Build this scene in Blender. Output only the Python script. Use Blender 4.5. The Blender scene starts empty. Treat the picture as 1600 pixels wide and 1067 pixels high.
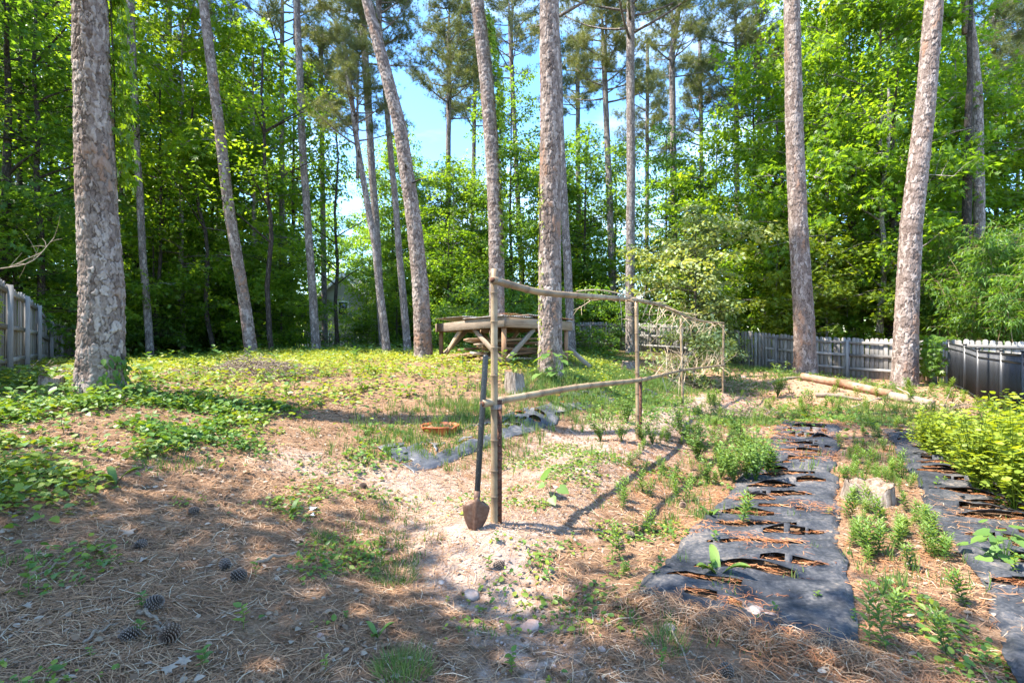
import bpy, math, random
import numpy as np
from mathutils import Vector
sc = bpy.context.scene
C = sc.collection
rng = np.random.default_rng(7)
random.seed(7)
R = math.radians

# ------------------------------------------------------------------ camera, sky, sun, exposure
cam_d = bpy.data.cameras.new('camera'); cam = bpy.data.objects.new('camera', cam_d); C.objects.link(cam)
cam_d.lens = 18.0; cam_d.sensor_width = 36.0; cam_d.clip_start = 0.05; cam_d.clip_end = 900
cam.location = (0, 0, 1.5); cam.rotation_euler = (R(90), 0, 0)
sc.camera = cam
SUN = Vector((-1.0, -0.14, 1.75)).normalized()      # towards the sun
elev = math.asin(SUN.z); az = math.atan2(SUN.x, SUN.y)
w = bpy.data.worlds.new('World'); sc.world = w; w.use_nodes = True
nt = w.node_tree; nt.nodes.clear()
o_ = nt.nodes.new('ShaderNodeOutputWorld'); bg = nt.nodes.new('ShaderNodeBackground')
sky = nt.nodes.new('ShaderNodeTexSky'); sky.sky_type = 'NISHITA'; sky.sun_disc = False
sky.sun_elevation = elev; sky.sun_rotation = az; sky.air_density = 1.0; sky.dust_density = 0.6; sky.ozone_density = 2.0
tc = nt.nodes.new('ShaderNodeTexCoord'); mp = nt.nodes.new('ShaderNodeMapping'); mp.inputs['Scale'].default_value = (1, 1, 3.2)
nz = nt.nodes.new('ShaderNodeTexNoise'); nz.inputs['Scale'].default_value = 2.4; nz.inputs['Detail'].default_value = 7
rp = nt.nodes.new('ShaderNodeValToRGB'); rp.color_ramp.elements[0].position = 0.5; rp.color_ramp.elements[1].position = 0.82
rp.color_ramp.elements[1].color = (0.35, 0.35, 0.35, 1)
mx = nt.nodes.new('ShaderNodeMixRGB'); mx.inputs[2].default_value = (7.5, 7.9, 8.5, 1)
nt.links.new(tc.outputs['Generated'], mp.inputs[0]); nt.links.new(mp.outputs[0], nz.inputs['Vector'])
nt.links.new(nz.outputs['Fac'], rp.inputs[0]); nt.links.new(rp.outputs[0], mx.inputs[0])
hs = nt.nodes.new('ShaderNodeHueSaturation'); hs.inputs['Saturation'].default_value = 1.26; hs.inputs['Value'].default_value = 0.92; nt.links.new(sky.outputs[0], hs.inputs['Color']); nt.links.new(hs.outputs[0], mx.inputs[1]); nt.links.new(mx.outputs[0], bg.inputs[0])
bg.inputs[1].default_value = 0.15; nt.links.new(bg.outputs[0], o_.inputs[0])
sd = bpy.data.lights.new('sun', 'SUN'); sd.energy = 3.5; sd.angle = R(0.53); sd.color = (1.0, 0.93, 0.82)
so = bpy.data.objects.new('sun', sd); C.objects.link(so); so.rotation_euler = SUN.to_track_quat('Z', 'Y').to_euler(); so.location = SUN * 60
sc.view_settings.view_transform = 'Standard'; sc.view_settings.look = 'None'
sc.view_settings.gamma = 1.0; sc.view_settings.use_curve_mapping = False
sc.view_settings.exposure = 2.38
sc.render.engine = 'CYCLES'
cy = sc.cycles
cy.max_bounces = 7; cy.diffuse_bounces = 4; cy.glossy_bounces = 2; cy.transmission_bounces = 5; cy.transparent_max_bounces = 6
cy.sample_clamp_indirect = 6; cy.caustics_reflective = False; cy.caustics_refractive = False
cy.use_denoising = True
try:
    cy.denoiser = 'OPENIMAGEDENOISE'; cy.denoising_prefilter = 'ACCURATE'
except Exception: pass

# ------------------------------------------------------------------ helpers
def P(px, py, d):                      # a sighted point of the place at distance d (metres) in front of the station
    return np.array([(px - 800) / 800 * d, d, 1.5 - (py - 535) / 800 * d])

def tag(o, label=None, cat=None, group=None, kind=None):
    if label: o['label'] = label
    if cat: o['category'] = cat
    if group: o['group'] = group
    if kind: o['kind'] = kind
    return o

def empty(name, loc, label, cat, group=None, rz=0.0):
    o = bpy.data.objects.new(name, None); C.objects.link(o); o.location = tuple(loc); o.rotation_euler = (0, 0, rz)
    o.empty_display_size = 0.1
    return tag(o, label, cat, group)

def mesh(name, V, F, mat, smooth=False, attrs=None):
    V = np.asarray(V, dtype=np.float32).reshape(-1, 3)
    Fs = F if isinstance(F, list) else [F]
    Fs = [np.asarray(f, dtype=np.int32) for f in Fs if len(f)]
    me = bpy.data.meshes.new(name)
    me.vertices.add(len(V)); me.vertices.foreach_set('co', V.ravel())
    nl = sum(f.size for f in Fs); nf = sum(len(f) for f in Fs)
    me.loops.add(nl); me.loops.foreach_set('vertex_index', np.concatenate([f.ravel() for f in Fs]))
    me.polygons.add(nf)
    tot = np.concatenate([np.full(len(f), f.shape[1], dtype=np.int32) for f in Fs])
    st = np.concatenate([[0], np.cumsum(tot)[:-1]]).astype(np.int32)
    me.polygons.foreach_set('loop_start', st)
    me.update(calc_edges=True)
    if attrs:
        for k, a in attrs.items():
            at = me.attributes.new(k, 'FLOAT', 'POINT'); at.data.foreach_set('value', np.asarray(a, dtype=np.float32))
    if smooth: me.polygons.foreach_set('use_smooth', np.ones(nf, dtype=bool))
    for m in (mat if isinstance(mat, (list, tuple)) else [mat]): me.materials.append(m)
    return me

def put(name, me, parent=None, loc=(0, 0, 0), rot=(0, 0, 0), scale=(1, 1, 1)):
    o = bpy.data.objects.new(name, me); C.objects.link(o); o.parent = parent
    o.location = tuple(loc); o.rotation_euler = rot; o.scale = scale
    return o

def copy_tree(o, parent=None):
    c = o.copy(); C.objects.link(c); c.parent = parent
    for ch in list(KIDS.get(o.name, [])): copy_child(ch, c)
    return c
KIDS = {}
def copy_child(ch, par):
    c = ch.copy(); C.objects.link(c); c.parent = par
    for g in KIDS.get(ch.name, []): copy_child(g, c)
def kid(parent, o): KIDS.setdefault(parent.name, []).append(o); return o

def norm(a): return a / np.maximum(np.linalg.norm(a, axis=-1, keepdims=True), 1e-9)

def frames(D, N):                      # columns: x across, y along, z normal
    y = norm(D); x = norm(np.cross(y, N)); z = np.cross(x, y)
    return np.stack([x, y, z], axis=-1)

def scatter(TV, TF, Pn, Fr, S):        # copies of a small template, joined in one mesh
    n = len(Pn); k = len(TV)
    S = np.asarray(S, dtype=float)
    if S.ndim == 1: S = np.repeat(S[:, None], 3, axis=1)
    L = TV[None, :, :] * S[:, None, :]
    V = np.einsum('nij,nkj->nki', Fr, L) + Pn[:, None, :]
    off = (np.arange(n) * k)
    out = []
    for tf in (TF if isinstance(TF, list) else [TF]):
        out.append((tf[None] + off[:, None, None]).reshape(-1, tf.shape[1]))
    return V.reshape(-1, 3), out

class Bag:
    def __init__(s): s.V = []; s.F = {}; s.A = []; s.n = 0
    def add(s, V, F, a=0.5):
        V = np.asarray(V, dtype=float); 
        for f in (F if isinstance(F, list) else [F]):
            f = np.asarray(f)
            if len(f): s.F.setdefault(f.shape[1], []).append(f + s.n)
        s.V.append(V); s.A.append(np.broadcast_to(np.asarray(a, dtype=float), (len(V),)) if np.ndim(a) == 0 else np.asarray(a, dtype=float))
        s.n += len(V); return s
    def mesh(s, name, mat, smooth=False):
        return mesh(name, np.concatenate(s.V), [np.concatenate(f) for f in s.F.values()], mat, smooth, {'tint': np.concatenate(s.A)})

# leaf templates (unit length along y)
KITE = np.array([[0, 0, 0], [-.32, .45, .07], [0, 1, -.04], [.32, .45, .07]]); KITE_F = np.array([[0, 1, 2], [0, 2, 3]])[:, ::-1]
OVATE = np.array([[0, 0, 0], [-.27, .22, .05], [-.25, .6, .05], [0, 1, -.06], [.25, .6, .05], [.27, .22, .05]]); OVATE_F = np.array([[0, 3, 2, 1], [0, 5, 4, 3]])
HEART = np.array([[0, .05, 0], [-.3, -.06, .05], [-.46, .25, .06], [-.3, .65, .03], [0, 1, -.1], [.3, .65, .03], [.46, .25, .06], [.3, -.06, .05], [0, .45, -.02]])
HEART_F = np.array([[0, 8, 2, 1], [8, 4, 3, 2], [0, 7, 6, 8], [8, 6, 5, 4]])
STAR = []
for i in range(5):
    a = R(-100 + 50 * i); STAR.append([math.sin(a) * (.62 if i in (0, 4) else .8 if i in (1, 3) else .95), .18 + math.cos(a) * (.55 if i in (0, 4) else .8 if i in (1, 3) else .82), -.06])
    if i < 4: a = R(-75 + 50 * i); STAR.append([math.sin(a) * .3, .2 + math.cos(a) * .3, .05])
STAR = np.array([[0, 0, 0]] + STAR); STAR_F = np.array([[0, i + 2, i + 1] for i in range(8)])
LANCE = np.array([[0, 0, 0], [-.09, .35, .03], [0, 1, -.12], [.09, .35, .03]]); LANCE_F = KITE_F

def leaves(bag, kind, Pn, D, N, L, tint):
    T, F = {'kite': (KITE, KITE_F), 'ovate': (OVATE, OVATE_F), 'heart': (HEART, HEART_F), 'star': (STAR, STAR_F), 'lance': (LANCE, LANCE_F)}[kind]
    V, Fo = scatter(T, F, Pn, frames(D, N), L)
    bag.add(V, Fo, np.repeat(tint, len(T)))

def tube(pts, rad, n=8, cap=True, phase=0.0):
    pts = np.asarray(pts, dtype=float); m = len(pts); rad = np.broadcast_to(np.asarray(rad, dtype=float), (m,))
    T = norm(np.gradient(pts, axis=0)); up = np.array([0, 0, 1.0])
    if abs(T[:, 2]).mean() > 0.8: up = np.array([0, 1.0, 0])
    A = norm(np.cross(T, up)); B = np.cross(T, A)
    th = np.linspace(0, 2 * np.pi, n, endpoint=False) + phase
    V = pts[:, None] + rad[:, None, None] * (np.cos(th)[None, :, None] * A[:, None] + np.sin(th)[None, :, None] * B[:, None])
    i = np.arange(m - 1)[:, None] * n; j = np.arange(n)[None]; k = (j + 1) % n
    F = np.stack([i + j, i + k, i + n + k, i + n + j], -1).reshape(-1, 4)
    V = V.reshape(-1, 3); fs = [F]
    if cap:
        V = np.vstack([V, pts[0], pts[-1]]); a, b = m * n, m * n + 1
        j = np.arange(n); k = (j + 1) % n
        fs.append(np.vstack([np.stack([k, j, np.full(n, a)], -1), np.stack([(m - 1) * n + j, (m - 1) * n + k, np.full(n, b)], -1)]))
    return V, fs

def box(x0, x1, y0, y1, z0, z1, b=0.0):
    V = np.array([[x, y, z] for z in (z0, z1) for (x, y) in ((x0, y0), (x1, y0), (x1, y1), (x0, y1))], dtype=float)
    F = np.array([[3, 2, 1, 0], [4, 5, 6, 7], [0, 1, 5, 4], [1, 2, 6, 5], [2, 3, 7, 6], [3, 0, 4, 7]])
    return V, F

def beam(a, b, w_, h_, roll=0.0):
    """timber from a to b, w_ wide, h_ deep, with a small chamfer"""
    a = np.asarray(a, float); b = np.asarray(b, float); d = norm(b - a)
    up = np.array([0, 0, 1.0]) if abs(d[2]) < .95 else np.array([0, 1.0, 0])
    x = norm(np.cross(d, up)); z = np.cross(x, d)
    if roll: x, z = x * math.cos(roll) + z * math.sin(roll), z * math.cos(roll) - x * math.sin(roll)
    c = min(w_, h_) * .12; W, H = w_ / 2, h_ / 2
    prof = [(-W, -H + c), (-W + c, -H), (W - c, -H), (W, -H + c), (W, H - c), (W - c, H), (-W + c, H), (-W, H - c)]
    V = np.array([p + x * u + z * v for p in (a, b) for (u, v) in prof])
    F = np.array([[i, (i + 1) % 8, 8 + (i + 1) % 8, 8 + i] for i in range(8)])
    return V, [F[:, ::-1], np.array([list(range(8)), list(range(15, 7, -1))])]

def put_beam(name, a, b, w_, h_, mat, parent=None, roll=0.0, loc0=(0, 0, 0)):
    """a timber object whose grain runs along its own length"""
    from mathutils import Matrix
    a = np.asarray(a, float); b = np.asarray(b, float); L = float(np.linalg.norm(b - a)); d = (b - a) / L
    up = np.array([0, 0, 1.0]) if abs(d[2]) < .95 else np.array([0, 1.0, 0])
    x = norm(np.cross(d, up)); y = np.cross(d, x)
    if roll: x, y = x * math.cos(roll) + y * math.sin(roll), y * math.cos(roll) - x * math.sin(roll)
    V, F = beam([0, 0, 0], [0, 0, L], w_, h_); o = put(name, mesh(name, V, F, M[mat]), parent)
    m4 = Matrix([[x[i], y[i], d[i], a[i] + loc0[i]] for i in range(3)] + [[0, 0, 0, 1]])
    o.matrix_basis = m4; return o

def vnoise(x, y, s=0):
    x = np.asarray(x, float); y = np.asarray(y, float)
    T = NT[s % 8]; xi = np.floor(x).astype(int); yi = np.floor(y).astype(int); fx = x - xi; fy = y - yi
    fx = fx * fx * (3 - 2 * fx); fy = fy * fy * (3 - 2 * fy)
    g = lambda a, b: T[a % 128, b % 128]
    return (g(xi, yi) * (1 - fx) + g(xi + 1, yi) * fx) * (1 - fy) + (g(xi, yi + 1) * (1 - fx) + g(xi + 1, yi + 1) * fx) * fy
NT = np.random.default_rng(3).random((8, 128, 128)) * 2 - 1
def fbm(x, y, o=4, s=0):
    r = 0; a = 1.0; t = 0
    for i in range(o): r = r + a * vnoise(x * 2 ** i + 17.3 * i, y * 2 ** i + 5.1 * i, s + i); t += a; a *= .5
    return r / t
def sstep(x, a, b): t = np.clip((x - a) / (b - a), 0, 1); return t * t * (3 - 2 * t)

# ------------------------------------------------------------------ materials
class NM:
    def __init__(s, name):
        s.m = bpy.data.materials.new(name); s.m.use_nodes = True; s.t = s.m.node_tree; s.t.nodes.clear()
        s.out = s.n('ShaderNodeOutputMaterial')
    def n(s, t, **k):
        x = s.t.nodes.new(t)
        for a, v in k.items():
            if a in x.inputs.keys(): x.inputs[a].default_value = v
            else: setattr(x, a, v)
        return x
    def l(s, a, b): s.t.links.new(a, b)
    def noise(s, sc_, det=5, vec=None, rough=.6):
        x = s.n('ShaderNodeTexNoise'); x.inputs['Scale'].default_value = sc_; x.inputs['Detail'].default_value = det; x.inputs['Roughness'].default_value = rough
        if vec is not None: s.l(vec, x.inputs['Vector'])
        return x.outputs['Fac']
    def ramp(s, f, stops):
        r = s.n('ShaderNodeValToRGB'); e = r.color_ramp.elements
        while len(e) > 1: e.remove(e[-1])
        e[0].position = stops[0][0]; e[0].color = (*stops[0][1], 1)
        for p_, c in stops[1:]: q = e.new(p_); q.color = (*c, 1)
        s.l(f, r.inputs[0]); return r.outputs[0]
    def mix(s, f, a, b, mode='MIX'):
        x = s.n('ShaderNodeMixRGB'); x.blend_type = mode
        for v, i in ((f, 0), (a, 1), (b, 2)):
            if isinstance(v, (int, float)): x.inputs[i].default_value = v if i == 0 else (v, v, v, 1)
            elif isinstance(v, tuple): x.inputs[i].default_value = (*v, 1)
            else: s.l(v, x.inputs[i])
        return x.outputs[0]
    def math(s, op, a, b=0.0):
        x = s.n('ShaderNodeMath'); x.operation = op
        for v, i in ((a, 0), (b, 1)):
            if isinstance(v, (int, float)): x.inputs[i].default_value = v
            else: s.l(v, x.inputs[i])
        return x.outputs[0]
    def attr(s, name):
        x = s.n('ShaderNodeAttribute'); x.attribute_name = name; return x.outputs['Fac']
    def coord(s, scale=(1, 1, 1)):
        a = s.n('ShaderNodeTexCoord'); b = s.n('ShaderNodeMapping'); b.inputs['Scale'].default_value = scale
        s.l(a.outputs['Object'], b.inputs[0]); return b.outputs[0]
    def rand(s): return s.n('ShaderNodeObjectInfo').outputs['Random']
    def bump(s, h, st=.3, dist=.01):
        b = s.n('ShaderNodeBump'); b.inputs['Strength'].default_value = st; b.inputs['Distance'].default_value = dist; s.l(h, b.inputs['Height']); return b.outputs[0]
    def pbr(s, col, rough=.8, nrm=None, metal=0.0, spec=.3):
        p = s.n('ShaderNodeBsdfPrincipled')
        if isinstance(col, tuple): p.inputs['Base Color'].default_value = (*col, 1)
        else: s.l(col, p.inputs['Base Color'])
        if isinstance(rough, (int, float)): p.inputs['Roughness'].default_value = rough
        else: s.l(rough, p.inputs['Roughness'])
        p.inputs['Metallic'].default_value = metal; p.inputs['Specular IOR Level'].default_value = spec
        if nrm is not None: s.l(nrm, p.inputs['Normal'])
        return p
    def done(s, sh): s.l(sh.outputs[0], s.out.inputs[0]); return s.m

def leaf_mat(name, stops, trans=.45, gloss=.45, gain=1.9):
    m = NM(name)
    t = m.math('ADD', m.attr('tint'), m.math('MULTIPLY', m.math('SUBTRACT', m.rand(), .5), .3))
    c = m.ramp(t, stops)
    p = m.pbr(c, gloss, spec=.35)
    tr = m.n('ShaderNodeBsdfTranslucent')
    tcx = m.mix(1.0, c, (gain * 1.15, gain, gain * .25), 'MULTIPLY'); m.l(tcx, tr.inputs[0])
    mxs = m.n('ShaderNodeMixShader'); mxs.inputs[0].default_value = trans; m.l(p.outputs[0], mxs.inputs[1]); m.l(tr.outputs[0], mxs.inputs[2])
    return m.done(mxs)

M = {}
M['leaf'] = leaf_mat('broad_leaf', [(0, (.055, .125, .016)), (.5, (.120, .215, .026)), (1, (.215, .305, .040))], .55, .4, 2.3)
M['leaf_dark'] = leaf_mat('dark_leaf', [(0, (.045, .110, .024)), (.5, (.090, .180, .034)), (1, (.150, .245, .044))], .5, .4, 2.2)
M['leaf_lime'] = leaf_mat('lime_leaf', [(0, (.090, .150, .018)), (.5, (.190, .270, .030)), (1, (.320, .380, .055))], .45, gain=1.5)
M['leaf_dogwood'] = leaf_mat('dogwood_leaf', [(0, (.120, .190, .050)), (.5, (.250, .320, .120)), (1, (.420, .470, .250))], .4, .4, 1.4)
M['cover'] = leaf_mat('ground_cover_leaf', [(0, (.040, .105, .022)), (.4, (.085, .175, .030)), (.75, (.230, .290, .035)), (1, (.310, .335, .075))], .35, .45, 1.5)
M['weed'] = leaf_mat('weed_leaf', [(0, (.045, .110, .025)), (.5, (.110, .200, .040)), (1, (.200, .290, .070))], .35, .45, 1.5)
M['grass'] = leaf_mat('grass_blade', [(0, (.050, .120, .030)), (.5, (.110, .200, .050)), (1, (.280, .300, .110))], .35, .45, 1.4)
M['needle'] = leaf_mat('pine_needle', [(0, (.075, .110, .045)), (.5, (.145, .180, .075)), (1, (.230, .250, .115))], .35, .45, 1.3)
M['dead_leaf'] = leaf_mat('dead_leaf', [(0, (.10, .055, .030)), (.5, (.22, .14, .085)), (1, (.37, .31, .245))], .15, .6, 1.0)
m = NM('straw'); c = m.ramp(m.attr('tint'), [(0, (.10, .052, .028)), (.45, (.29, .150, .075)), (.75, (.42, .255, .14)), (1, (.50, .40, .28))]); M['straw'] = m.done(m.pbr(c, .6))
m = NM('rust_straw'); c = m.ramp(m.attr('tint'), [(0, (.20, .065, .025)), (.5, (.38, .15, .055)), (1, (.52, .28, .14))]); M['rust_straw'] = m.done(m.pbr(c, .6))

def bark(name, dark, mid, lite, near=False, sc_=9.0):
    m = NM(name)
    n1 = m.noise(34, 6, m.coord((1, 1, .6))); n2 = m.noise(3, 3, m.coord())
    if near:
        pl = m.attr('plate'); ed = m.attr('edge')
        t = m.math('ADD', m.math('MULTIPLY', pl, .26), m.math('ADD', m.math('MULTIPLY', n1, .5), m.math('MULTIPLY', n2, .22)))
        c = m.ramp(t, [(.27, dark), (.46, mid), (.70, lite)])
        c = m.mix(m.math('MULTIPLY', m.math('SUBTRACT', 1.0, ed), .85), c, tuple(v * .5 for v in dark))
        c = m.mix(m.math('MULTIPLY', m.attr('warm'), .8), c, (.23, .12, .07))
        nb = m.bump(m.math('ADD', n1, m.noise(110, 3)), .5, .006)
    else:
        v = m.n('ShaderNodeTexVoronoi'); v.feature = 'DISTANCE_TO_EDGE'; v.inputs['Scale'].default_value = sc_
        vc = m.n('ShaderNodeTexVoronoi'); vc.inputs['Scale'].default_value = sc_
        co = m.coord((1.3, 1.3, .62)); m.l(co, v.inputs['Vector']); m.l(co, vc.inputs['Vector'])
        e = m.ramp(v.outputs['Distance'], [(0, (0, 0, 0)), (.10, (1, 1, 1))])
        sep = m.n('ShaderNodeSeparateColor'); m.l(vc.outputs['Color'], sep.inputs[0])
        t = m.math('ADD', m.math('MULTIPLY', sep.outputs[0], .4), m.math('MULTIPLY', n1, .6))
        c = m.ramp(t, [(.2, dark), (.5, mid), (.85, lite)])
        c = m.mix(m.math('MULTIPLY', m.math('SUBTRACT', 1.0, e), .6), c, tuple(v_ * .4 for v_ in dark))
        nb = m.bump(m.math('ADD', e, m.math('MULTIPLY', n1, .6)), .9, .02)
    c = m.mix(m.math('MULTIPLY', n2, .15 if near else .35), c, mid)
    return m.done(m.pbr(c, .85, nb, spec=.15))
M['bark_near'] = bark('pine_bark_plated', (.075, .050, .040), (.205, .155, .130), (.42, .355, .315), True)
M['bark'] = bark('pine_bark', (.07, .055, .048), (.24, .20, .18), (.46, .41, .38))
M['bark_dark'] = bark('hardwood_bark', (.025, .020, .016), (.065, .053, .044), (.14, .12, .105), sc_=16)
M['bark_pale'] = bark('pale_hardwood_bark', (.12, .10, .085), (.26, .23, .20), (.45, .42, .37), sc_=14)

def wood(name, a, b, c_, dirt=.5):
    m = NM(name); r = m.rand()
    co = m.n('ShaderNodeTexCoord'); mpn = m.n('ShaderNodeMapping'); m.l(co.outputs['Object'], mpn.inputs[0])
    cmb = m.n('ShaderNodeCombineXYZ'); m.l(m.math('MULTIPLY', r, 37.0), cmb.inputs[0]); m.l(m.math('MULTIPLY', r, 11.0), cmb.inputs[2]); m.l(cmb.outputs[0], mpn.inputs[1])
    mpn.inputs['Scale'].default_value = (28, 28, 1.6)
    n1 = m.noise(1.6, 6, mpn.outputs[0]); n2 = m.noise(2.6, 4, mpn.inputs[0].links[0].from_socket)
    t = m.math('ADD', m.math('MULTIPLY', n1, .6), m.math('ADD', m.math('MULTIPLY', r, .28), m.math('MULTIPLY', n2, .25)))
    c = m.ramp(t, [(.30, a), (.55, b), (.85, c_)])
    return m.done(m.pbr(c, .85, m.bump(n1, .5, .004), spec=.15))
M['fence_wood'] = wood('weathered_fence_wood', (.10, .088, .078), (.225, .210, .195), (.40, .385, .36))
M['frame_wood'] = wood('weathered_timber', (.16, .095, .055), (.34, .245, .165), (.52, .43, .33))
M['frame_brown'] = wood('brown_timber', (.13, .065, .035), (.27, .150, .085), (.40, .27, .17))
M['cut_wood'] = wood('bleached_wood', (.13, .095, .07), (.26, .205, .155), (.42, .36, .295))
m = NM('log_wood'); n1 = m.noise(5, 6, m.coord()); n2 = m.noise(1.7, 4, m.coord())
c = m.ramp(m.math('ADD', m.math('MULTIPLY', n1, .6), m.math('MULTIPLY', n2, .45)), [(.35, (.12, .055, .03)), (.5, (.235, .125, .068)), (.68, (.36, .26, .18))]); M['log'] = m.done(m.pbr(c, .75, m.bump(n1, .5, .01)))

m = NM('bamboo'); n1 = m.noise(16, 5, m.coord((1, 1, 1)))
c = m.ramp(m.math('ADD', m.math('MULTIPLY', m.attr('tint'), .6), m.math('MULTIPLY', n1, .4)), [(.1, (.12, .085, .06)), (.35, (.185, .125, .075)), (.6, (.29, .21, .125)), (.95, (.42, .33, .22))]); M['bamboo'] = m.done(m.pbr(c, .5, m.bump(n1, .2, .002), spec=.3))
m = NM('dry_twig'); c = m.ramp(m.noise(9, 3), [(.3, (.30, .20, .12)), (.7, (.60, .48, .33))]); M['twig'] = m.done(m.pbr(c, .7))
m = NM('grey_stick'); c = m.ramp(m.noise(7, 4), [(.3, (.10, .07, .05)), (.7, (.30, .235, .175))]); M['stick'] = m.done(m.pbr(c, .8))
m = NM('rusty_steel'); n1 = m.noise(24, 6, m.coord()); c = m.ramp(n1, [(.3, (.045, .022, .016)), (.55, (.12, .05, .03)), (.75, (.25, .14, .09))]); M['rust'] = m.done(m.pbr(c, .75, m.bump(n1, .3, .002), metal=.3))
m = NM('black_handle'); n1 = m.noise(60, 5, m.coord()); c = m.ramp(n1, [(.4, (.010, .011, .011)), (.62, (.018, .019, .019)), (.72, (.16, .14, .12))]); M['black_plastic'] = m.done(m.pbr(c, .38, spec=.5))
m = NM('wire'); M['wire'] = m.done(m.pbr((.45, .44, .42), .4, metal=.9))
m = NM('shovel_steel'); n1 = m.noise(30, 6, m.coord()); c = m.ramp(n1, [(.35, (.10, .05, .032)), (.6, (.15, .09, .065)), (.8, (.22, .16, .125))]); M['shovel'] = m.done(m.pbr(c, .55, m.bump(n1, .3, .002), metal=.25))
m = NM('terracotta_plastic'); n1 = m.noise(14, 5, m.coord()); c = m.ramp(n1, [(.3, (.30, .075, .028)), (.7, (.50, .14, .055))]); M['pot'] = m.done(m.pbr(c, .55))
m = NM('potting_soil'); c = m.ramp(m.noise(30, 6), [(.3, (.035, .022, .015)), (.7, (.13, .085, .06))]); M['soil'] = m.done(m.pbr(c, .95))
m = NM('landscape_fabric'); co = m.coord(); n1 = m.noise(2.2, 6, co, .7); n2 = m.noise(40, 5, co); wv = m.n('ShaderNodeTexWave'); wv.inputs['Scale'].default_value = 60; m.l(co, wv.inputs['Vector'])
c = m.ramp(m.math('ADD', m.math('MULTIPLY', n1, .65), m.math('MULTIPLY', n2, .35)), [(.36, (.013, .015, .019)), (.47, (.032, .035, .042)), (.545, (.070, .070, .075)), (.61, (.15, .130, .115)), (.70, (.30, .235, .18))])
M['fabric'] = m.done(m.pbr(c, .62, m.bump(m.math('ADD', m.math('MULTIPLY', wv.outputs[0], .3), m.math('MULTIPLY', n2, .8)), .5, .006), spec=.25))
m = NM('faded_fabric'); co = m.coord(); n1 = m.noise(3, 6, co, .7); c = m.ramp(n1, [(.35, (.022, .024, .030)), (.48, (.050, .054, .064)), (.58, (.12, .115, .115)), (.70, (.28, .22, .17))]); M['fabric_faded'] = m.done(m.pbr(c, .45, m.bump(n1, .4, .01), spec=.5))
m = NM('rock'); n1 = m.noise(11, 6, m.coord()); c = m.mix(m.rand(), m.ramp(n1, [(.3, (.25, .14, .10)), (.7, (.46, .32, .26))]), m.ramp(n1, [(.3, (.20, .17, .15)), (.7, (.45, .40, .36))])); M['rock'] = m.done(m.pbr(c, .85, m.bump(n1, .5, .01)))
m = NM('cone_scale'); c = m.ramp(m.attr('tint'), [(0, (.035, .024, .018)), (.55, (.11, .065, .045)), (1, (.36, .26, .19))]); M['cone'] = m.done(m.pbr(c, .7))
m = NM('cone_scale_grey'); c = m.ramp(m.attr('tint'), [(0, (.03, .024, .020)), (.55, (.12, .088, .070)), (1, (.32, .26, .22))]); M['cone_grey'] = m.done(m.pbr(c, .75))
m = NM('black_fence_paint'); M['black_metal'] = m.done(m.pbr((.020, .021, .024), .4, spec=.5))
m = NM('privacy_mesh'); n1 = m.noise(1.8, 5, m.coord((1, 1, .5))); n2 = m.noise(90, 2, m.coord())
c = m.ramp(m.math('ADD', m.math('MULTIPLY', n1, .7), m.math('MULTIPLY', n2, .3)), [(.4, (.018, .020, .025)), (.6, (.045, .05, .06)), (.8, (.15, .16, .17))]); M['mesh_cloth'] = m.done(m.pbr(c, .6, m.bump(n1, .4, .02)))
m = NM('tin_sheet'); n1 = m.noise(4, 6, m.coord()); c = m.ramp(n1, [(.35, (.20, .12, .08)), (.5, (.42, .40, .38)), (.7, (.62, .62, .62))]); M['tin'] = m.done(m.pbr(c, .45, m.bump(n1, .2, .01), metal=.4))
m = NM('siding'); wv = m.n('ShaderNodeTexWave'); wv.bands_direction = 'Z'; wv.inputs['Scale'].default_value = 1.6; m.l(m.coord(), wv.inputs['Vector']); M['siding'] = m.done(m.pbr((.32, .32, .32), .7, m.bump(wv.outputs[0], .5, .02)))
m = NM('shingle'); c = m.ramp(m.noise(12, 5), [(.3, (.12, .115, .12)), (.7, (.24, .235, .24))]); M['shingle'] = m.done(m.pbr(c, .9))
m = NM('white_trim'); M['trim'] = m.done(m.pbr((.7, .7, .7), .6))
m = NM('window_glass'); M['glass'] = m.done(m.pbr((.03, .04, .05), .08, spec=.8))

# ground
m = NM('yard_soil'); co = m.coord()
n_big = m.noise(.9, 5, co); n_mid = m.noise(7, 7, co, .7); n_fine = m.noise(60, 5, co, .75); n_f2 = m.noise(170, 3, co)
vo = m.n('ShaderNodeTexVoronoi'); vo.inputs['Scale'].default_value = 46; m.l(co, vo.inputs['Vector'])
strw = m.ramp(m.math('ADD', m.math('MULTIPLY', n_fine, .6), m.math('MULTIPLY', n_mid, .4)), [(.30, (.050, .030, .020)), (.45, (.165, .095, .055)), (.58, (.295, .185, .112)), (.75, (.44, .32, .22))])
sandc = m.ramp(m.math('ADD', m.math('MULTIPLY', n_fine, .5), m.math('MULTIPLY', n_mid, .5)), [(.30, (.17, .105, .075)), (.48, (.34, .245, .19)), (.68, (.52, .42, .345))])
clay = m.ramp(n_fine, [(.3, (.30, .15, .08)), (.7, (.52, .33, .22))])
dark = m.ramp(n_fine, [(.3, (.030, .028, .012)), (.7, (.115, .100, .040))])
sf = m.math('ADD', m.attr('sand'), m.math('MULTIPLY', m.math('SUBTRACT', n_mid, .5), 1.5))
sfr = m.n('ShaderNodeValToRGB'); sfr.color_ramp.elements[0].position = .35; sfr.color_ramp.elements[1].position = .7; m.l(sf, sfr.inputs[0])
c = m.mix(sfr.outputs[0], strw, sandc)
c = m.mix(m.math('MULTIPLY', m.attr('clay'), m.math('MULTIPLY', n_mid, 1.5)), c, clay)
c = m.mix(m.math('MULTIPLY', m.attr('wood'), .85), c, dark)
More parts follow.
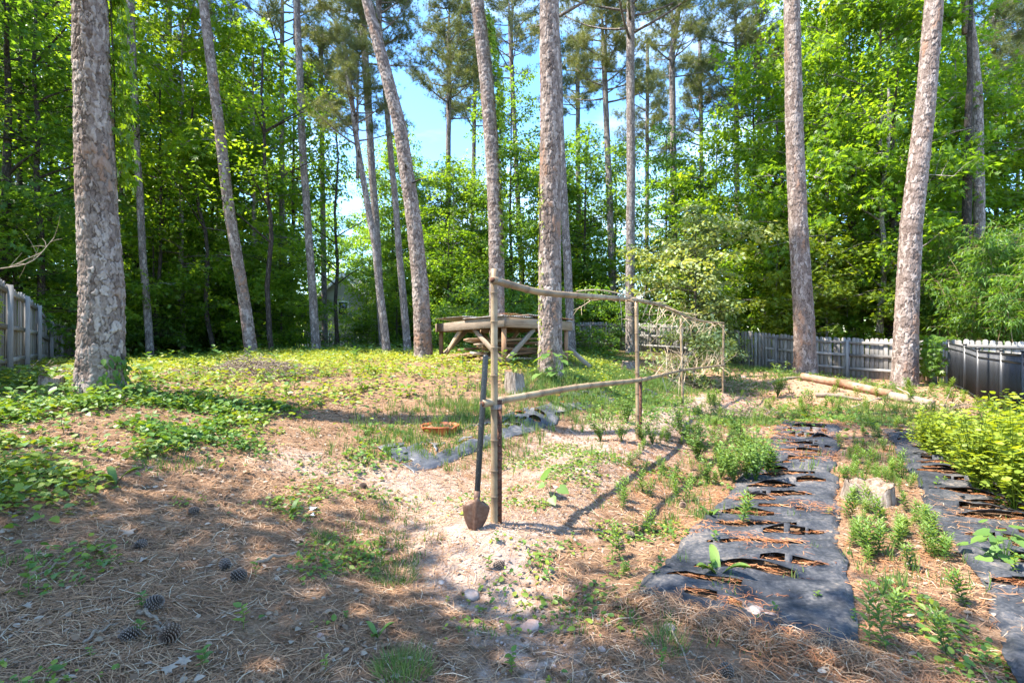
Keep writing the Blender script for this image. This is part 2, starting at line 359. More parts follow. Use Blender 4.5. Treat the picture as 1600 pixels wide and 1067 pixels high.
peb = m.ramp(vo.outputs['Distance'], [(.10, (1, 1, 1)), (.22, (0, 0, 0))])
c = m.mix(m.math('MULTIPLY', peb, .25), c, (.5, .44, .40))
M['ground'] = m.done(m.pbr(c, .92, m.bump(m.math('ADD', m.math('MULTIPLY', n_fine, .9), m.math('ADD', m.math('MULTIPLY', n_mid, 1.6), m.math('MULTIPLY', n_f2, .4))), .75, .03), spec=.12))

# ------------------------------------------------------------------ terrain
ctrl = [(-.135, 4, -.05), (1.72, 6.98, -.03), (3.67, 11, -.08), (5.6, 13.6, -.03), (-5.1, 6.4, .84), (-9, 9, .88), (-12.6, 13.6, .9), (-15.8, 18, .78),
 (-8.6, 17, 1.05), (-11.2, 16, .85), (-2.3, 13, 1.05), (-.2, 10.5, .91), (-1.97, 13.5, .95), (1.5, 13, .98), (.75, 10, .90), (.03, 8.5, .76), (-.94, 6.5, .32),
 (5.3, 23, .98), (2.75, 27.5, 1.1), (7.7, 24.5, .95), (9, 20.5, .6), (10.1, 18.5, .37), (11.6, 17.2, .3), (12.6, 15, .24), (9.7, 17, .37), (11.5, 15, .19),
 (9.9, 10.4, .04), (8.8, 8.8, .03), (8.8, 15.5, .38), (10.2, 12.5, 0), (.83, 3.16, 0), (1.64, 2.45, 0), (5.16, 9.6, 0), (5.98, 9.2, 0), (3.08, 6.5, 0), (4.05, 6.5, 0),
 (3.4, 4.07, 0), (2.2, 2.29, 0), (0, 0, 0), (-1, 2, .03), (-3, 3, .32), (-3, 5, .50), (-6, 3, .8), (-10, 3, .95), (-4, 9, .88), (-2, 9, .8), (-2, 7, .45), (-1.5, 5, .14),
 (.5, 6, .12), (2.5, 9.5, .2), (3.2, 14, .62), (6, 18, .55), (-8, 22, 1.05), (-3, 20, 1.08), (-8, 31, .75), (-14, 31, .7), (0, 33, .75), (-22, 26, .6), (10, 35, .6), (20, 22, .3),
 (25, 40, .3), (-25, 45, .4), (0, 50, .4), (60, 60, .3), (-60, 60, .3), (0, 90, .3), (60, 0, .2), (-60, 0, .9), (0, -15, .1), (-15, -10, .7), (15, -10, 0), (6, 2, 0), (8, 5, 0), (14, 8, .1), (-60, -30, .5), (60, -30, 0), (60, 110, .3), (-60, 110, .3)]
cp = np.array(ctrl, dtype=float)
def _U(r): return np.where(r > 0, r * r * np.log(np.maximum(r, 1e-9)), 0)
n_ = len(cp); D_ = np.linalg.norm(cp[:, None, :2] - cp[None, :, :2], axis=-1)
K = np.zeros((n_ + 3, n_ + 3)); K[:n_, :n_] = _U(D_) + np.eye(n_) * .6; K[:n_, n_] = 1; K[:n_, n_ + 1:] = cp[:, :2]; K[n_, :n_] = 1; K[n_ + 1:, :n_] = cp[:, :2].T
sol = np.linalg.solve(K, np.concatenate([cp[:, 2], [0, 0, 0]]))
GX = np.arange(-130, 130.1, .5); GY = np.arange(-60, 200.1, .5)
gx, gy = np.meshgrid(np.clip(GX, -60, 60), np.clip(GY, -30, 110), indexing='ij')
HG = sol[n_] + sol[n_ + 1] * gx + sol[n_ + 2] * gy
for i in range(n_): HG += sol[i] * _U(np.hypot(gx - cp[i, 0], gy - cp[i, 1]))
TR = np.array([[-.135, 4.0], [1.72, 6.98], [3.67, 11.0], [5.6, 13.6]])
def seg_dist(x, y, a, b):
    d = b - a; t = np.clip(((x - a[0]) * d[0] + (y - a[1]) * d[1]) / (d @ d), 0, 1)
    return np.hypot(x - a[0] - t * d[0], y - a[1] - t * d[1])
def poly_dist(x, y, pts):
    r = seg_dist(x, y, pts[0], pts[1])
    for a, b in zip(pts[1:-1], pts[2:]): r = np.minimum(r, seg_dist(x, y, a, b))
    return r
def H(x, y, fine=True):
    x = np.asarray(x, float); y = np.asarray(y, float)
    u = np.clip((x + 130) / .5, 0, len(GX) - 1.001); v = np.clip((y + 60) / .5, 0, len(GY) - 1.001)
    i = u.astype(int); j = v.astype(int); fu = u - i; fv = v - j
    h = (HG[i, j] * (1 - fu) + HG[i + 1, j] * fu) * (1 - fv) + (HG[i, j + 1] * (1 - fu) + HG[i + 1, j + 1] * fu) * fv
    d = poly_dist(x, y, TR)
    h = h + .13 * np.exp(-(d / .42) ** 2) - .05 * np.exp(-((d - .95) / .3) ** 2)
    h = h + .035 * fbm(x * .9, y * .9, 3, 1)
    if fine: h = h + .016 * fbm(x * 5, y * 5, 4, 4) + .03 * np.exp(-(d / .7) ** 2) * np.maximum(fbm(x * 7, y * 7, 3, 2), 0)
    return h
def h1(x, y): return float(H(np.array([x]), np.array([y]))[0])

def graded(segs):
    out = [segs[0][0]]
    for a, b, s0, s1 in segs:
        x = a
        while x < b - 1e-6:
            t = (x - a) / (b - a); x = min(b, x + s0 + (s1 - s0) * t); out.append(x)
    return np.array(out)
xs = graded([(-120, -16, 9, .5), (-16, -6, .3, .06), (-6, 6.5, .045, .045), (6.5, 16, .06, .3), (16, 120, .5, 9)])
ys = graded([(-50, 0, 6, .3), (0, 1.2, .15, .04), (1.2, 5, .032, .045), (5, 12, .045, .09), (12, 30, .09, .4), (30, 190, .5, 9)])
Xg, Yg = np.meshgrid(xs, ys, indexing='ij'); Zg = H(Xg, Yg)

S1L = np.array([[.70, 2.98], [1.22, 3.80], [2.05, 5.0], [3.08, 6.5], [5.10, 9.7]]); S1R = np.array([[1.62, 2.38], [2.42, 3.80], [3.05, 4.8], [4.08, 6.5], [6.0, 9.3]])
S2L = np.array([[2.10, 2.10], [2.85, 3.1], [3.42, 4.07], [4.5, 5.8], [6.2, 8.6]]); S2R = S2L + np.array([.72, -.42])
S3L = np.array([[-1.55, 5.9], [-.1, 7.35], [1.5, 9.6], [3.2, 12.6]]); S3R = np.array([[-1.0, 5.30], [.42, 7.1], [1.95, 9.5], [3.6, 12.5]])
BX = np.array([[-5, -2.3], [2.5, -2.5], [4.4, -2.25], [5.8, -2.3], [7.2, -1.4], [8.2, -.1], [9.5, .9], [11, 2.0], [16, 4.6], [24, 8]])
def cover_mask(x, y):
    b = np.interp(y, BX[:, 0], BX[:, 1]); n = fbm(x * .8, y * .8, 4, 2)
    return sstep(b - x + n * 1.5, -.25, 1.0)
def in_strip(x, y, L_, R_, pad=0.0):
    xl = np.interp(y, L_[:, 1], L_[:, 0]); xr = np.interp(y, R_[:, 1], R_[:, 0])
    return (x > xl - pad) & (x < xr + pad) & (y > min(L_[0, 1], R_[0, 1]) - pad) & (y < L_[-1, 1])
cov = cover_mask(Xg, Yg)
pathd = poly_dist(Xg, Yg, np.array([[.15, 1.2], [.1, 2.6], [-.35, 3.6], [-.75, 4.7], [-1.2, 5.2], [-2.2, 5.1]]))
sand = np.exp(-(pathd / .45) ** 2) * .55 + .55 * np.exp(-(poly_dist(Xg, Yg, TR) / .8) ** 2)
sand += .45 * np.exp(-(poly_dist(Xg, Yg, np.array([[-3, 5.2], [-.8, 5.2], [1, 6.8], [2.6, 9.5]])) / .6) ** 2)
sand += .35 * sstep(Xg, 1.0, 5.0) * sstep(Yg, 6, 9) * (1 - sstep(Yg, 15, 20))
sand = np.clip(sand + .22 * fbm(Xg * .7, Yg * .7, 3, 5), 0, 1) * (1 - .8 * cov)
clay_ = np.clip(sstep(Xg, 4, 8) * sstep(Yg, 9, 12) * (1 - sstep(Yg, 17, 19)) + .4 * np.exp(-(poly_dist(Xg, Yg, S1R) / .25) ** 2), 0, 1)
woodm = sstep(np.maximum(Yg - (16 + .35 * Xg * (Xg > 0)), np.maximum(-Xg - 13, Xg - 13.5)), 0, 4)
nx, ny = Xg.shape; ii = (np.arange(nx - 1)[:, None] * ny + np.arange(ny - 1)[None]).reshape(-1)
F = np.stack([ii, ii + ny, ii + ny + 1, ii + 1], -1)
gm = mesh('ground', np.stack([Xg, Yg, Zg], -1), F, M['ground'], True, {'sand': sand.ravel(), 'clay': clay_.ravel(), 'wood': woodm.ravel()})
tag(put('ground', gm), kind='structure')

# ------------------------------------------------------------------ pines
def bark_tube(pts, rad, seg, dz, ztop, cw=.07, ch=.11, depth=.014, seed=0):
    """trunk whose bark plates are real relief"""
    pts = np.asarray(pts, float); L = np.concatenate([[0], np.cumsum(np.linalg.norm(np.diff(pts, axis=0), axis=1))])
    z = list(np.arange(0, ztop, dz)); 
    while z[-1] < L[-1] - .3: z.append(z[-1] + .25)
    z = np.array(z)
    # smooth path
    from_ = lambda k: np.interp(z, L, pts[:, k])
    c = np.stack([from_(0), from_(1), from_(2)], -1); r = np.interp(z, L, rad)
    if len(z) > 40:
        kk = 25; ker = np.ones(kk) / kk
        for k in (0, 1):
            pad = np.concatenate([np.full(kk // 2, c[0, k]), c[:, k], np.full(kk // 2, c[-1, k])]); c[:, k] = np.convolve(pad, ker, 'valid')
    r0 = rad[1] if len(rad) > 1 else rad[0]; circ = 2 * np.pi * r0
    ncol = max(4, int(circ / cw)); cwid = circ / ncol; g = np.random.default_rng(seed)
    nrow = int(z[-1] / ch) + 6; jit = g.random((ncol, nrow, 2)); val = g.random((ncol, nrow))
    th = np.linspace(0, 2 * np.pi, seg, endpoint=False); U = np.broadcast_to(th[None] * r0, (len(z), seg)); Z = np.broadcast_to(z[:, None], U.shape)
    U0 = U; Uw = np.minimum(U, circ - U); U = U + cw * .75 * fbm(Z / cw * 1.1, Uw / cw * 1.1, 3, seed) * sstep(Uw, 0, .06); Z = Z + ch * .55 * fbm(Uw / cw * .9, Z / cw * .9, 3, seed + 1)
    cu = np.floor(U / cwid).astype(int); cz = np.floor(Z / ch).astype(int)
    f1 = np.full(U.shape, 9.); f2 = np.full(U.shape, 9.); pv = np.zeros(U.shape)
    for du in (-1, 0, 1):
        for dzz in (-1, 0, 1):
            a = cu + du; b = cz + dzz; am = a % ncol; bm = np.clip(b, 0, nrow - 1)
            px = (a + .5 + (jit[am, bm, 0] - .5) * .8) * cwid; py = (b + .5 + (jit[am, bm, 1] - .5) * .9) * ch
            d = np.hypot((U - px) / cwid, (Z - py) / ch)
            nw = d < f1; f2 = np.where(nw, f1, np.minimum(f2, d)); pv = np.where(nw, val[am, bm], pv); f1 = np.where(nw, d, f1)
    e = sstep(f2 - f1, .03, .20)
    fade = sstep(fbm(U0 * 14, Z * 9, 2, seed + 2), -.45, .25); e = 1 - (1 - e) * (.25 + .75 * fade); tilt = np.clip(.5 - (Z / ch - cz), -.5, .5); disp = depth * (e * (.40 + .55 * pv + .45 * tilt) - .4) + depth * .45 * fbm(U0 * 30, Z * 16, 3, seed + 4) + .004 * fbm(U * 40, Z * 40, 3, 2)
    lump = .018 * fbm(th[None] * 1.3 + 0 * Z, Z * .8, 2, seed + 3) * np.sin(th)[None] ** 2
    rr = r[:, None] + disp + lump * (r0 / .25)
    flare = np.exp(-z / .22)[:, None] * (.34 + .22 * np.cos(th[None] * 5 + seed)) * r0
    rr = rr + flare
    V = np.stack([c[:, None, 0] + rr * np.cos(th), c[:, None, 1] + rr * np.sin(th), np.broadcast_to(c[:, None, 2], rr.shape)], -1)
    i = np.arange(len(z) - 1)[:, None] * seg; j = np.arange(seg)[None]; k = (j + 1) % seg
    F = np.stack([i + j, i + k, i + seg + k, i + seg + j], -1).reshape(-1, 4)
    warm = sstep(fbm(U * 3 + seed, Z * 1.3, 3, 6), .15, .5) * sstep(pv, .3, .8)
    return V.reshape(-1, 3), F, {'plate': pv.ravel(), 'edge': e.ravel(), 'warm': warm.ravel()}

# needle tufts
TN = 30; g = np.random.default_rng(5); tv = []; tf = []
for i in range(TN):
    a = g.random() * 2 * np.pi; el = g.random() * 1.9 - .45; d = np.array([math.cos(a) * math.cos(el), math.sin(el) * .9 + .25, math.sin(a) * math.cos(el)]); d /= np.linalg.norm(d)
    s_ = np.cross(d, g.normal(size=3)); s_ /= np.linalg.norm(s_); L_ = .8 + .4 * g.random()
    tv += [s_ * .019, -s_ * .019, d * L_]; tf.append([3 * i, 3 * i + 1, 3 * i + 2])
TUFT = np.array(tv); TUFT_F = np.array(tf)

def pine_crown(seed, Hc=8.0, R0=3.0, nb=34, dens=1.0):
    nb = int(nb * 1.25); dens *= 1.5
    g = np.random.default_rng(seed); br = Bag(); Pt = []; Dt = []
    for i in range(nb):
        z0 = Hc * (i / nb) ** .9; az = i * 2.4 + g.normal() * .4; Lb = R0 * (1.05 - .62 * z0 / Hc) * (.55 + .6 * g.random())
        t = np.linspace(0, 1, 6); bend = g.normal() * .25
        ax = az + bend * t; px = np.cumsum(np.concatenate([[0], np.cos(ax[1:])])) / 5 * Lb; py = np.cumsum(np.concatenate([[0], np.sin(ax[1:])])) / 5 * Lb
        pz = z0 + Lb * (.15 * t + .32 * t ** 2 * (.4 + g.random()))
        pts = np.stack([px, py, pz], -1); br.add(*tube(pts, np.linspace(.045, .012, 6) * (.6 + Lb / R0 * .7), 5))
        ns = int((5 + 4 * g.random()) * (1 if Lb > 1 else .6))
        for s in range(ns):
            u = .35 + .65 * g.random(); b0 = np.array([np.interp(u, t, pts[:, k]) for k in range(3)])
            dd = np.array([math.cos(az + g.normal() * .9), math.sin(az + g.normal() * .9), .25 + .3 * g.random()]); Ls = (.35 + .6 * g.random()) * (Lb / R0) ** .5
            e = b0 + dd * Ls; br.add(*tube([b0, (b0 + e) / 2 + [0, 0, -.03], e], [.012, .008, .005], 3, False))
            m_ = int(9 * dens); q = g.random(m_) ** .6
            Pt.append(b0 + (e - b0) * q[:, None] + g.normal(size=(m_, 3)) * .17); Dt.append(dd + g.normal(size=(m_, 3)) * .5 + [0, 0, .3])
    # leader
    br.add(*tube([[0, 0, -2], [0, 0, Hc * .5], [.1, 0, Hc]], [.10, .07, .02], 6))
    Pt = np.concatenate(Pt); Dt = norm(np.concatenate(Dt)); fr = frames(Dt, g.normal(size=Dt.shape))
    V, Fo = scatter(TUFT, TUFT_F, Pt, fr, .21 + .12 * g.random(len(Pt)))
    nb_ = Bag(); nb_.add(V, Fo, np.repeat(np.clip(.5 + g.normal(size=len(Pt)) * .22, 0, 1), len(TUFT)))
    return br.mesh('pine_limbs', M['bark'], True), nb_.mesh('pine_needles', M['needle'])
PC = [pine_crown(11, 8, 3.1, 34), pine_crown(12, 7, 2.6, 30), pine_crown(13, 9, 3.6, 38, .9), pine_crown(14, 6.5, 2.4, 26, 1.1)]

def pine(name, path, d, Htot, label, near=None, mat='bark', crown=0, cs=1.0, group=None, dw=1.0, stubs=0, cz=None):
    """path: sighted (px, py, width px) from top to bottom"""
    path = sorted(path, key=lambda p: -p[1])
    pts = [P(a, b, d) for a, b, c in path]; rad = [c / 800 * d / 2 * dw * math.cos(math.atan((a - 800) / 800)) for a, b, c in path]
    bx, by = pts[0][0], pts[0][1]; gz = h1(bx, by)
    pts = [np.array([bx, by, gz - .25])] + [p for p in pts if p[2] > gz + .15]
    rad = [rad[0] * 1.05] + rad[len(rad) - len(pts) + 1:]
    top = pts[-1]; sl = (pts[-1] - pts[-2]) / (pts[-1][2] - pts[-2][2]); vis = pts[-1][2] - gz
    if Htot > top[2] + 1:
        for q in (.5, 1.0):
            zz = top[2] + (Htot - top[2]) * q; pts.append(top + sl * .6 * (zz - top[2])); rad.append(max(rad[-1] * .62, .09) if q < 1 else .05)
    base = np.array([bx, by, gz]); pts = np.array(pts) - base
    root = empty(name, base, label, 'tree', group)
    if near:
        seg, dz, cw, ch, dp = near; V, F, at = bark_tube(pts, rad, seg, dz, vis + .8, cw, ch, dp, crown + int(d))
        tm = mesh('trunk', V, F, M['bark_near'], True, at)
    else:
        # resample with slight wobble
        L = np.concatenate([[0], np.cumsum(np.linalg.norm(np.diff(pts, axis=0), axis=1))]); s = np.arange(0, L[-1], .35)
        c = np.stack([np.interp(s, L, pts[:, k]) for k in range(3)], -1); r = np.interp(s, L, rad) + np.exp(-s / .3) * rad[0] * .3
        c[:, 0] += .02 * fbm(s * .8, s * 0 + d, 2, 1); c[:, 1] += .02 * fbm(s * .8, s * 0 + d, 2, 2)
        V, F = tube(c, r, 12); tm = mesh('trunk', V, F, M[mat], True)
    put('trunk', tm, root)
    g = np.random.default_rng(int(d * 10) + int(abs(bx) * 7))
    for k in range(stubs):
        zz = 3.2 + g.random() * (min(vis, 11) - 3.2); L = np.linalg.norm(pts, axis=1); cpt = np.array([np.interp(zz, pts[:, 2], pts[:, q]) for q in range(3)]); rr = np.interp(zz, pts[:, 2], rad)
        a = g.random() * 6.3; dr = np.array([math.cos(a), math.sin(a), .1]); ln = .15 + .5 * g.random()
        V, F = tube([cpt + dr * rr * .6, cpt + dr * (rr + ln * .6), cpt + dr * (rr + ln) + [0, 0, -.05]], [.025, .016, .008], 5)
        put('dead_branch', mesh('dead_branch', V, F, M['bark_dark'], True), root)
    if crown is not None:
        bm_, nm_ = PC[crown % 4]; zc = (cz if cz else Htot - 7.5 * cs) - gz
        lp = [np.interp(zc, pts[:, 2], pts[:, q]) for q in range(3)]
        a = put('limbs', bm_, root, lp, (0, 0, g.random() * 6.3), (cs,) * 3); b = put('crown', nm_, root, lp, a.rotation_euler, (cs,) * 3)
    return root

pine('pine_tree', [(140, 0, 56), (146, 200, 62), (152, 330, 66), (160, 450, 72), (158, 560, 76), (157, 612, 80)], 6.4, 31, 'thick scaly pine trunk with a vine up its right side, nearest tree on the left', (210, .0105, .056, .145, .019), crown=0, cs=.9, stubs=0)
pine('pine_tree', [(858, 0, 29), (860, 200, 31), (859, 400, 34), (860, 578, 36)], 10, 31, 'straight pale pine trunk standing in front of the wooden platform', (130, .017, .056, .165, .016), crown=1, cs=.9)
pine('pine_tree', [(1237, 0, 25), (1241, 200, 28), (1247, 350, 30), (1256, 500, 33), (1259, 583, 36)], 17, 29, 'pine trunk rising against the grey fence behind the stripped log', (140, .024, .075, .21, .021), crown=2, cs=.9)
pine('pine_tree', [(1460, 0, 31), (1450, 120, 32), (1440, 220, 34), (1424, 350, 36), (1417, 480, 38), (1413, 600, 41)], 15, 29, 'thick pine trunk leaning right, standing near the black fence corner', (150, .022, .08, .22, .023), crown=3)
pine('pine_tree', [(572, 0, 15), (595, 85, 19), (625, 200, 21), (647, 350, 23), (657, 450, 25), (662, 555, 28)], 13, 29, 'curved pine trunk leaning left at the top, left of the wooden platform', (90, .024, .08, .11, .018), crown=2, cs=.42, cz=26, stubs=3)
pine('pine_tree', [(745, 0, 20), (760, 125, 21), (770, 250, 22), (775, 350, 23), (777, 540, 24)], 15, 29, 'vine-flecked pine trunk behind the near trellis post', (90, .026, .08, .12, .018), crown=3, cs=.42, cz=26, stubs=2)
pine('pine_tree', [(317, 0, 15), (340, 180, 17), (358, 330, 17.5), (380, 460, 18.5), (395, 552, 20)], 17, 28, 'slim pine trunk leaning left above the brush pile', (80, .032, .09, .13, .018), crown=0, stubs=2)
pine('pine_tree', [(203, 0, 14), (212, 200, 12.5), (222, 380, 12), (236, 566, 13)], 18, 21, 'dark straight pine just right of the nearest trunk', crown=1, stubs=2)
pine('pine_tree', [(190, 0, 12), (192, 240, 12), (190, 560, 13)], 21, 21, 'grey pine half hidden behind the nearest trunk', crown=2)
pine('pine_tree', [(463, 0, 11), (475, 270, 12), (484, 400, 12.5), (496, 552, 14)], 19, 22, 'upright pine between the brush pile and the curved pine', crown=3, stubs=3)
pine('pine_tree', [(565, 0, 12), (577, 200, 12), (587, 350, 12), (600, 548, 13)], 22, 22, 'pine rising just behind the curved pine and left of it', crown=0, cs=.8, cz=13)
pine('pine_tree', [(545, 130, 8), (560, 240, 9), (585, 380, 11), (606, 552, 13)], 17, 13.5, 'crooked slender pine with low grey-green boughs left of the curved pine', crown=1, cs=.55, stubs=4, cz=8)
pine('pine_tree', [(600, 120, 8), (605, 175, 9), (620, 350, 10), (638, 552, 12)], 18.5, 17, 'thin pine close against the curved pine trunk', crown=3, cs=.6, stubs=3)
pine('pine_tree', [(872, 100, 11), (880, 300, 12), (893, 533, 14)], 19, 21, 'pine partly hidden behind the pale trunk by the platform', crown=1)
pine('pine_tree', [(985, 0, 13), (986, 250, 14), (985, 400, 14.5), (985, 550, 16)], 23, 24, 'tall pine with bare spreading limbs in front of the rear fence', crown=2, cs=1.1, stubs=2, cz=15)
pine('pine_tree', [(945, 130, 9), (952, 300, 10), (960, 530, 12)], 29, 24, 'slim grey pine behind the rear fence, left of the tall limbed pine', crown=1, cz=15)
pine('pine_tree', [(1062, 0, 8), (1050, 90, 10), (1052, 250, 10), (1056, 530, 11)], 32, 27, 'forked far pine behind the pale-leaved dogwood', mat='bark', crown=0, cz=18)
pine('pine_tree', [(1510, 0, 18), (1528, 150, 19), (1530, 350, 20), (1534, 533, 22)], 20, 23, 'tall pine behind the fence at the far right', crown=3, stubs=2)
pine('pine_tree', [(1512, 250, 16), (1509, 400, 17), (1507, 533, 18)], 19, 19, 'very dark trunk just left of the far right pine', mat='bark_dark', crown=None)
pine('pine_tree', [(1150, 150, 8), (1152, 350, 9), (1155, 533, 10)], 33, 25, 'far pine in the wood above the fence corner shrub', crown=2, cz=16)
LMKP = [(8, 'left picture edge'), (157, 'thickest trunk'), (234, 'dark straight pine'), (392, 'slim leaning pine'), (492, 'upright pine by the brush pile'), (600, 'crooked slender pine'), (660, 'curved pine'), (776, 'vine-flecked pine'), (860, 'pale pine by the platform'), (985, 'tall limbed pine'), (1085, 'pale dogwood'), (1258, 'pine by the right fence'), (1415, 'thick leaning pine'), (1532, 'far right pine'), (1590, 'right picture edge')]
def spot(px, label, word):
    q, nm = min(LMKP, key=lambda a: abs(a[0] - px)); side = 'just left of' if px < q - 12 else 'just right of' if px > q + 12 else 'directly behind'
    return ' '.join((word + ' ' + side + ' the ' + nm).split()[:16])
ROWP = lambda d: 'nearer one' if d < 31 else 'deeper in the wood'
far_p = [(265, 26), (345, 34), (440, 28), (508, 31), (700, 30), (735, 38), (820, 33), (905, 34), (1010, 40), (1100, 37), (1200, 32), (1290, 33), (1345, 40), (1560, 28), (1590, 36), (30, 24), (-60, 26), (105, 33), (1680, 30)]
for i, (px, d) in enumerate(far_p):
    ln = rng.normal() * 12; Ht = 19 + rng.random() * 6
    pine('pine_tree', [(px + ln, 60, 7 * 26 / d + 1), (px, 540, 10 * 26 / d + 1)], d, Ht, spot(px, '', 'slender far pine, ' + ROWP(d) + ','), crown=i, cs=.8 + .3 * rng.random(), group='far pines in the wood')

# ------------------------------------------------------------------ broadleaf trees
def broadleaf(seed, Ht, Rad, nl, per, leafL, kind, leafmat, barkmat, low=.12, flat=.22, droop=.25, rad0=.11, lean=.3):
    g = np.random.default_rng(seed); tr = Bag(); lf = Bag()
    t = np.linspace(0, 1, 12); wx = np.cumsum(g.normal(size=12)) * .06 * lean * Ht / 8; wy = np.cumsum(g.normal(size=12)) * .06 * lean * Ht / 8; wx -= wx[0]; wy -= wy[0]
    ax = np.stack([wx, wy, t * Ht], -1); ax[0, 2] = -.3
    tr.add(*tube(ax, rad0 * (1 - .86 * t) + .006, 9))
    PP = []; DD = []
    for i in range(nl):
        u = low + (1 - low) * ((i + g.random()) / nl); s = np.array([np.interp(u, t, ax[:, k]) for k in range(3)])
        prof = math.sin(math.pi * min(1, (u - low) / (1 - low) * .82 + .16)) ** .7
        L = Rad * prof * (.5 + .65 * g.random()) + .3; az = g.random() * 6.283; up = .15 + .7 * g.random() * (u) 
        q = np.linspace(0, 1, 5); azs = az + g.normal() * .5 * q
        lim = s + np.stack([np.cos(azs) * L * q, np.sin(azs) * L * q, L * (up * q - droop * q ** 2)], -1)
        tr.add(*tube(lim, (rad0 * .36 * (1 - u * .6)) * (1 - .85 * q) + .004, 4, False))
        nc = max(2, int(L * 2.3))
        for c in range(nc):
            v = .28 + .76 * (c + g.random()) / nc; b = np.array([np.interp(min(v, 1), q, lim[:, k]) for k in range(3)])
            off = g.normal(size=3) * [.42, .42, .22] * (Rad / 3) ** .5; cc = b + off
            tr.add(*tube([b, (b + cc) / 2 + [0, 0, .05], cc], [.010, .007, .004], 3, False))
            n = int(per * (.6 + .8 * g.random())); rr = (.34 + .34 * g.random()) * (Rad / 3) ** .4
            th = g.random(n) * 6.283; ra = np.sqrt(g.random(n)) * rr; p = np.stack([np.cos(th) * ra, np.sin(th) * ra, g.normal(size=n) * flat * rr - droop * .6 * ra ** 2 / rr], -1)
            tiltax = g.normal(size=2) * .3; p[:, 2] += p[:, 0] * tiltax[0] + p[:, 1] * tiltax[1]
            PP.append(cc + p); outd = np.stack([np.cos(th), np.sin(th), -.25 - droop + 0 * th], -1) + g.normal(size=(n, 3)) * .45; DD.append(np.column_stack([outd, np.full(n, g.normal() * .13)]))
    PP = np.concatenate(PP); DD = np.concatenate(DD); n = len(PP)
    N = np.array([0, 0, 1.0]) + g.normal(size=(n, 3)) * .42
    zt = (PP[:, 2] / Ht - .5) * .15
    leaves(lf, kind, PP, DD[:, :3], N, leafL * (.65 + .6 * g.random(n)), np.clip(.42 + zt + DD[:, 3] + g.normal(size=n) * .13, 0, 1))
    return tr.mesh('trunk', M[barkmat], True), lf.mesh('crown', M[leafmat])
TREES = {
 'tall_a': broadleaf(21, 14, 3.2, 62, 46, .20, 'kite', 'leaf', 'bark_dark'),
 'tall_b': broadleaf(22, 13, 3.5, 58, 46, .21, 'kite', 'leaf', 'bark_dark', low=.14),
 'tall_c': broadleaf(23, 15, 3.0, 62, 44, .19, 'kite', 'leaf_dark', 'bark_dark', low=.10),
 'tall_star': broadleaf(24, 12.5, 3.4, 60, 36, .18, 'star', 'leaf', 'bark_pale', low=.12),
 'dark_star': broadleaf(25, 12.0, 3.2, 58, 38, .17, 'star', 'leaf_dark', 'bark_dark', low=.10),
 'young_a': broadleaf(26, 6, 2.0, 38, 52, .14, 'ovate', 'leaf', 'bark_dark', low=.08, rad0=.05),
 'young_b': broadleaf(27, 4.4, 1.8, 32, 48, .13, 'star', 'leaf', 'bark_dark', low=.06, rad0=.04),
 'bush': broadleaf(28, 2.1, 1.4, 28, 56, .11, 'ovate', 'leaf_dark', 'bark_dark', low=.03, rad0=.025),
 'lime_young': broadleaf(29, 5.5, 2.2, 38, 46, .14, 'star', 'leaf_lime', 'bark_pale', low=.05, rad0=.05),
 'canopy': broadleaf(30, 12.5, 3.1, 46, 48, .17, 'kite', 'leaf', 'bark_dark', low=.46, rad0=.14),
}
LMK = [(8, 'left picture edge'), (57, 'dark trunk behind the left fence'), (157, 'thickest trunk'), (234, 'dark straight pine'), (392, 'slim leaning pine'), (492, 'upright pine by the brush pile'), (535, 'grey house gable'), (600, 'crooked slender pine'), (660, 'curved pine'), (776, 'vine-flecked pine'), (860, 'pale pine by the platform'), (985, 'tall limbed pine'), (1085, 'pale dogwood'), (1155, 'fence corner shrub'), (1258, 'pine by the right fence'), (1375, 'slim pale trunk'), (1415, 'thick leaning pine'), (1532, 'far right pine'), (1590, 'right picture edge')]
USED = {}
def spot(px, label, word):
    q, nm = min(LMK, key=lambda a: abs(a[0] - px)); side = 'just left of' if px < q - 12 else 'just right of' if px > q + 12 else 'directly behind'
    return ' '.join((word + ' ' + side + ' the ' + nm).split()[:16])
ROW = lambda d: 'nearest row' if d < 21 else 'second row' if d < 25.5 else 'middle distance' if d < 32 else 'deeper in the wood' if d < 40 else 'far back'
def tree(kind, px, d, label, sc_=1.0, group=None, z=1.0, lean=0.0, name='broadleaf_tree', x=None):
    if x is None: label = spot(px, label, {'tall_a': 'leafy tree,', 'tall_b': 'broad leafy tree,', 'tall_c': 'tall dark-leaved tree,', 'tall_star': 'star-leaved tree,', 'dark_star': 'dark star-leaved tree,', 'young_a': 'young tree,', 'young_b': 'small bushy tree,', 'bush': ('low shrub,' if 'fence' not in label else 'shrub behind the left fence,'), 'canopy': 'high-crowned leafy tree,', 'lime_young': 'small bright lime tree,'}[kind] + ' ' + ROW(d) + ',')
    xx = (px - 800) / 800 * d if x is None else x; r = empty(name, (xx, d, h1(xx, d) - .02), label, 'tree' if name != 'shrub' else 'shrub', group, rng.random() * 6.28)
    a, b = TREES[kind]; r.scale = (sc_, sc_, sc_ * z); r.rotation_euler.x = lean
    put('trunk', a, r); put('crown', b, r); return r
LW = 'leafy tree in the dark wood behind the left fence'; GL = 'leafy trees behind the left fence'
for px, d, k, s in [(-60, 14.5, 'dark_star', 1.0), (30, 17, 'dark_star', 1.05), (75, 22, 'tall_c', 1.0), (-120, 20, 'tall_c', 1.0), (-10, 26, 'tall_a', 1.1), (120, 27, 'tall_c', 1.05), (-200, 24, 'tall_a', 1)]:
    tree(k, px, d, LW, s, GL, 1.12)
LC = 'leafy tree in the wood beyond the ivy slope'; GC = 'leafy trees in the wood beyond the ivy slope'
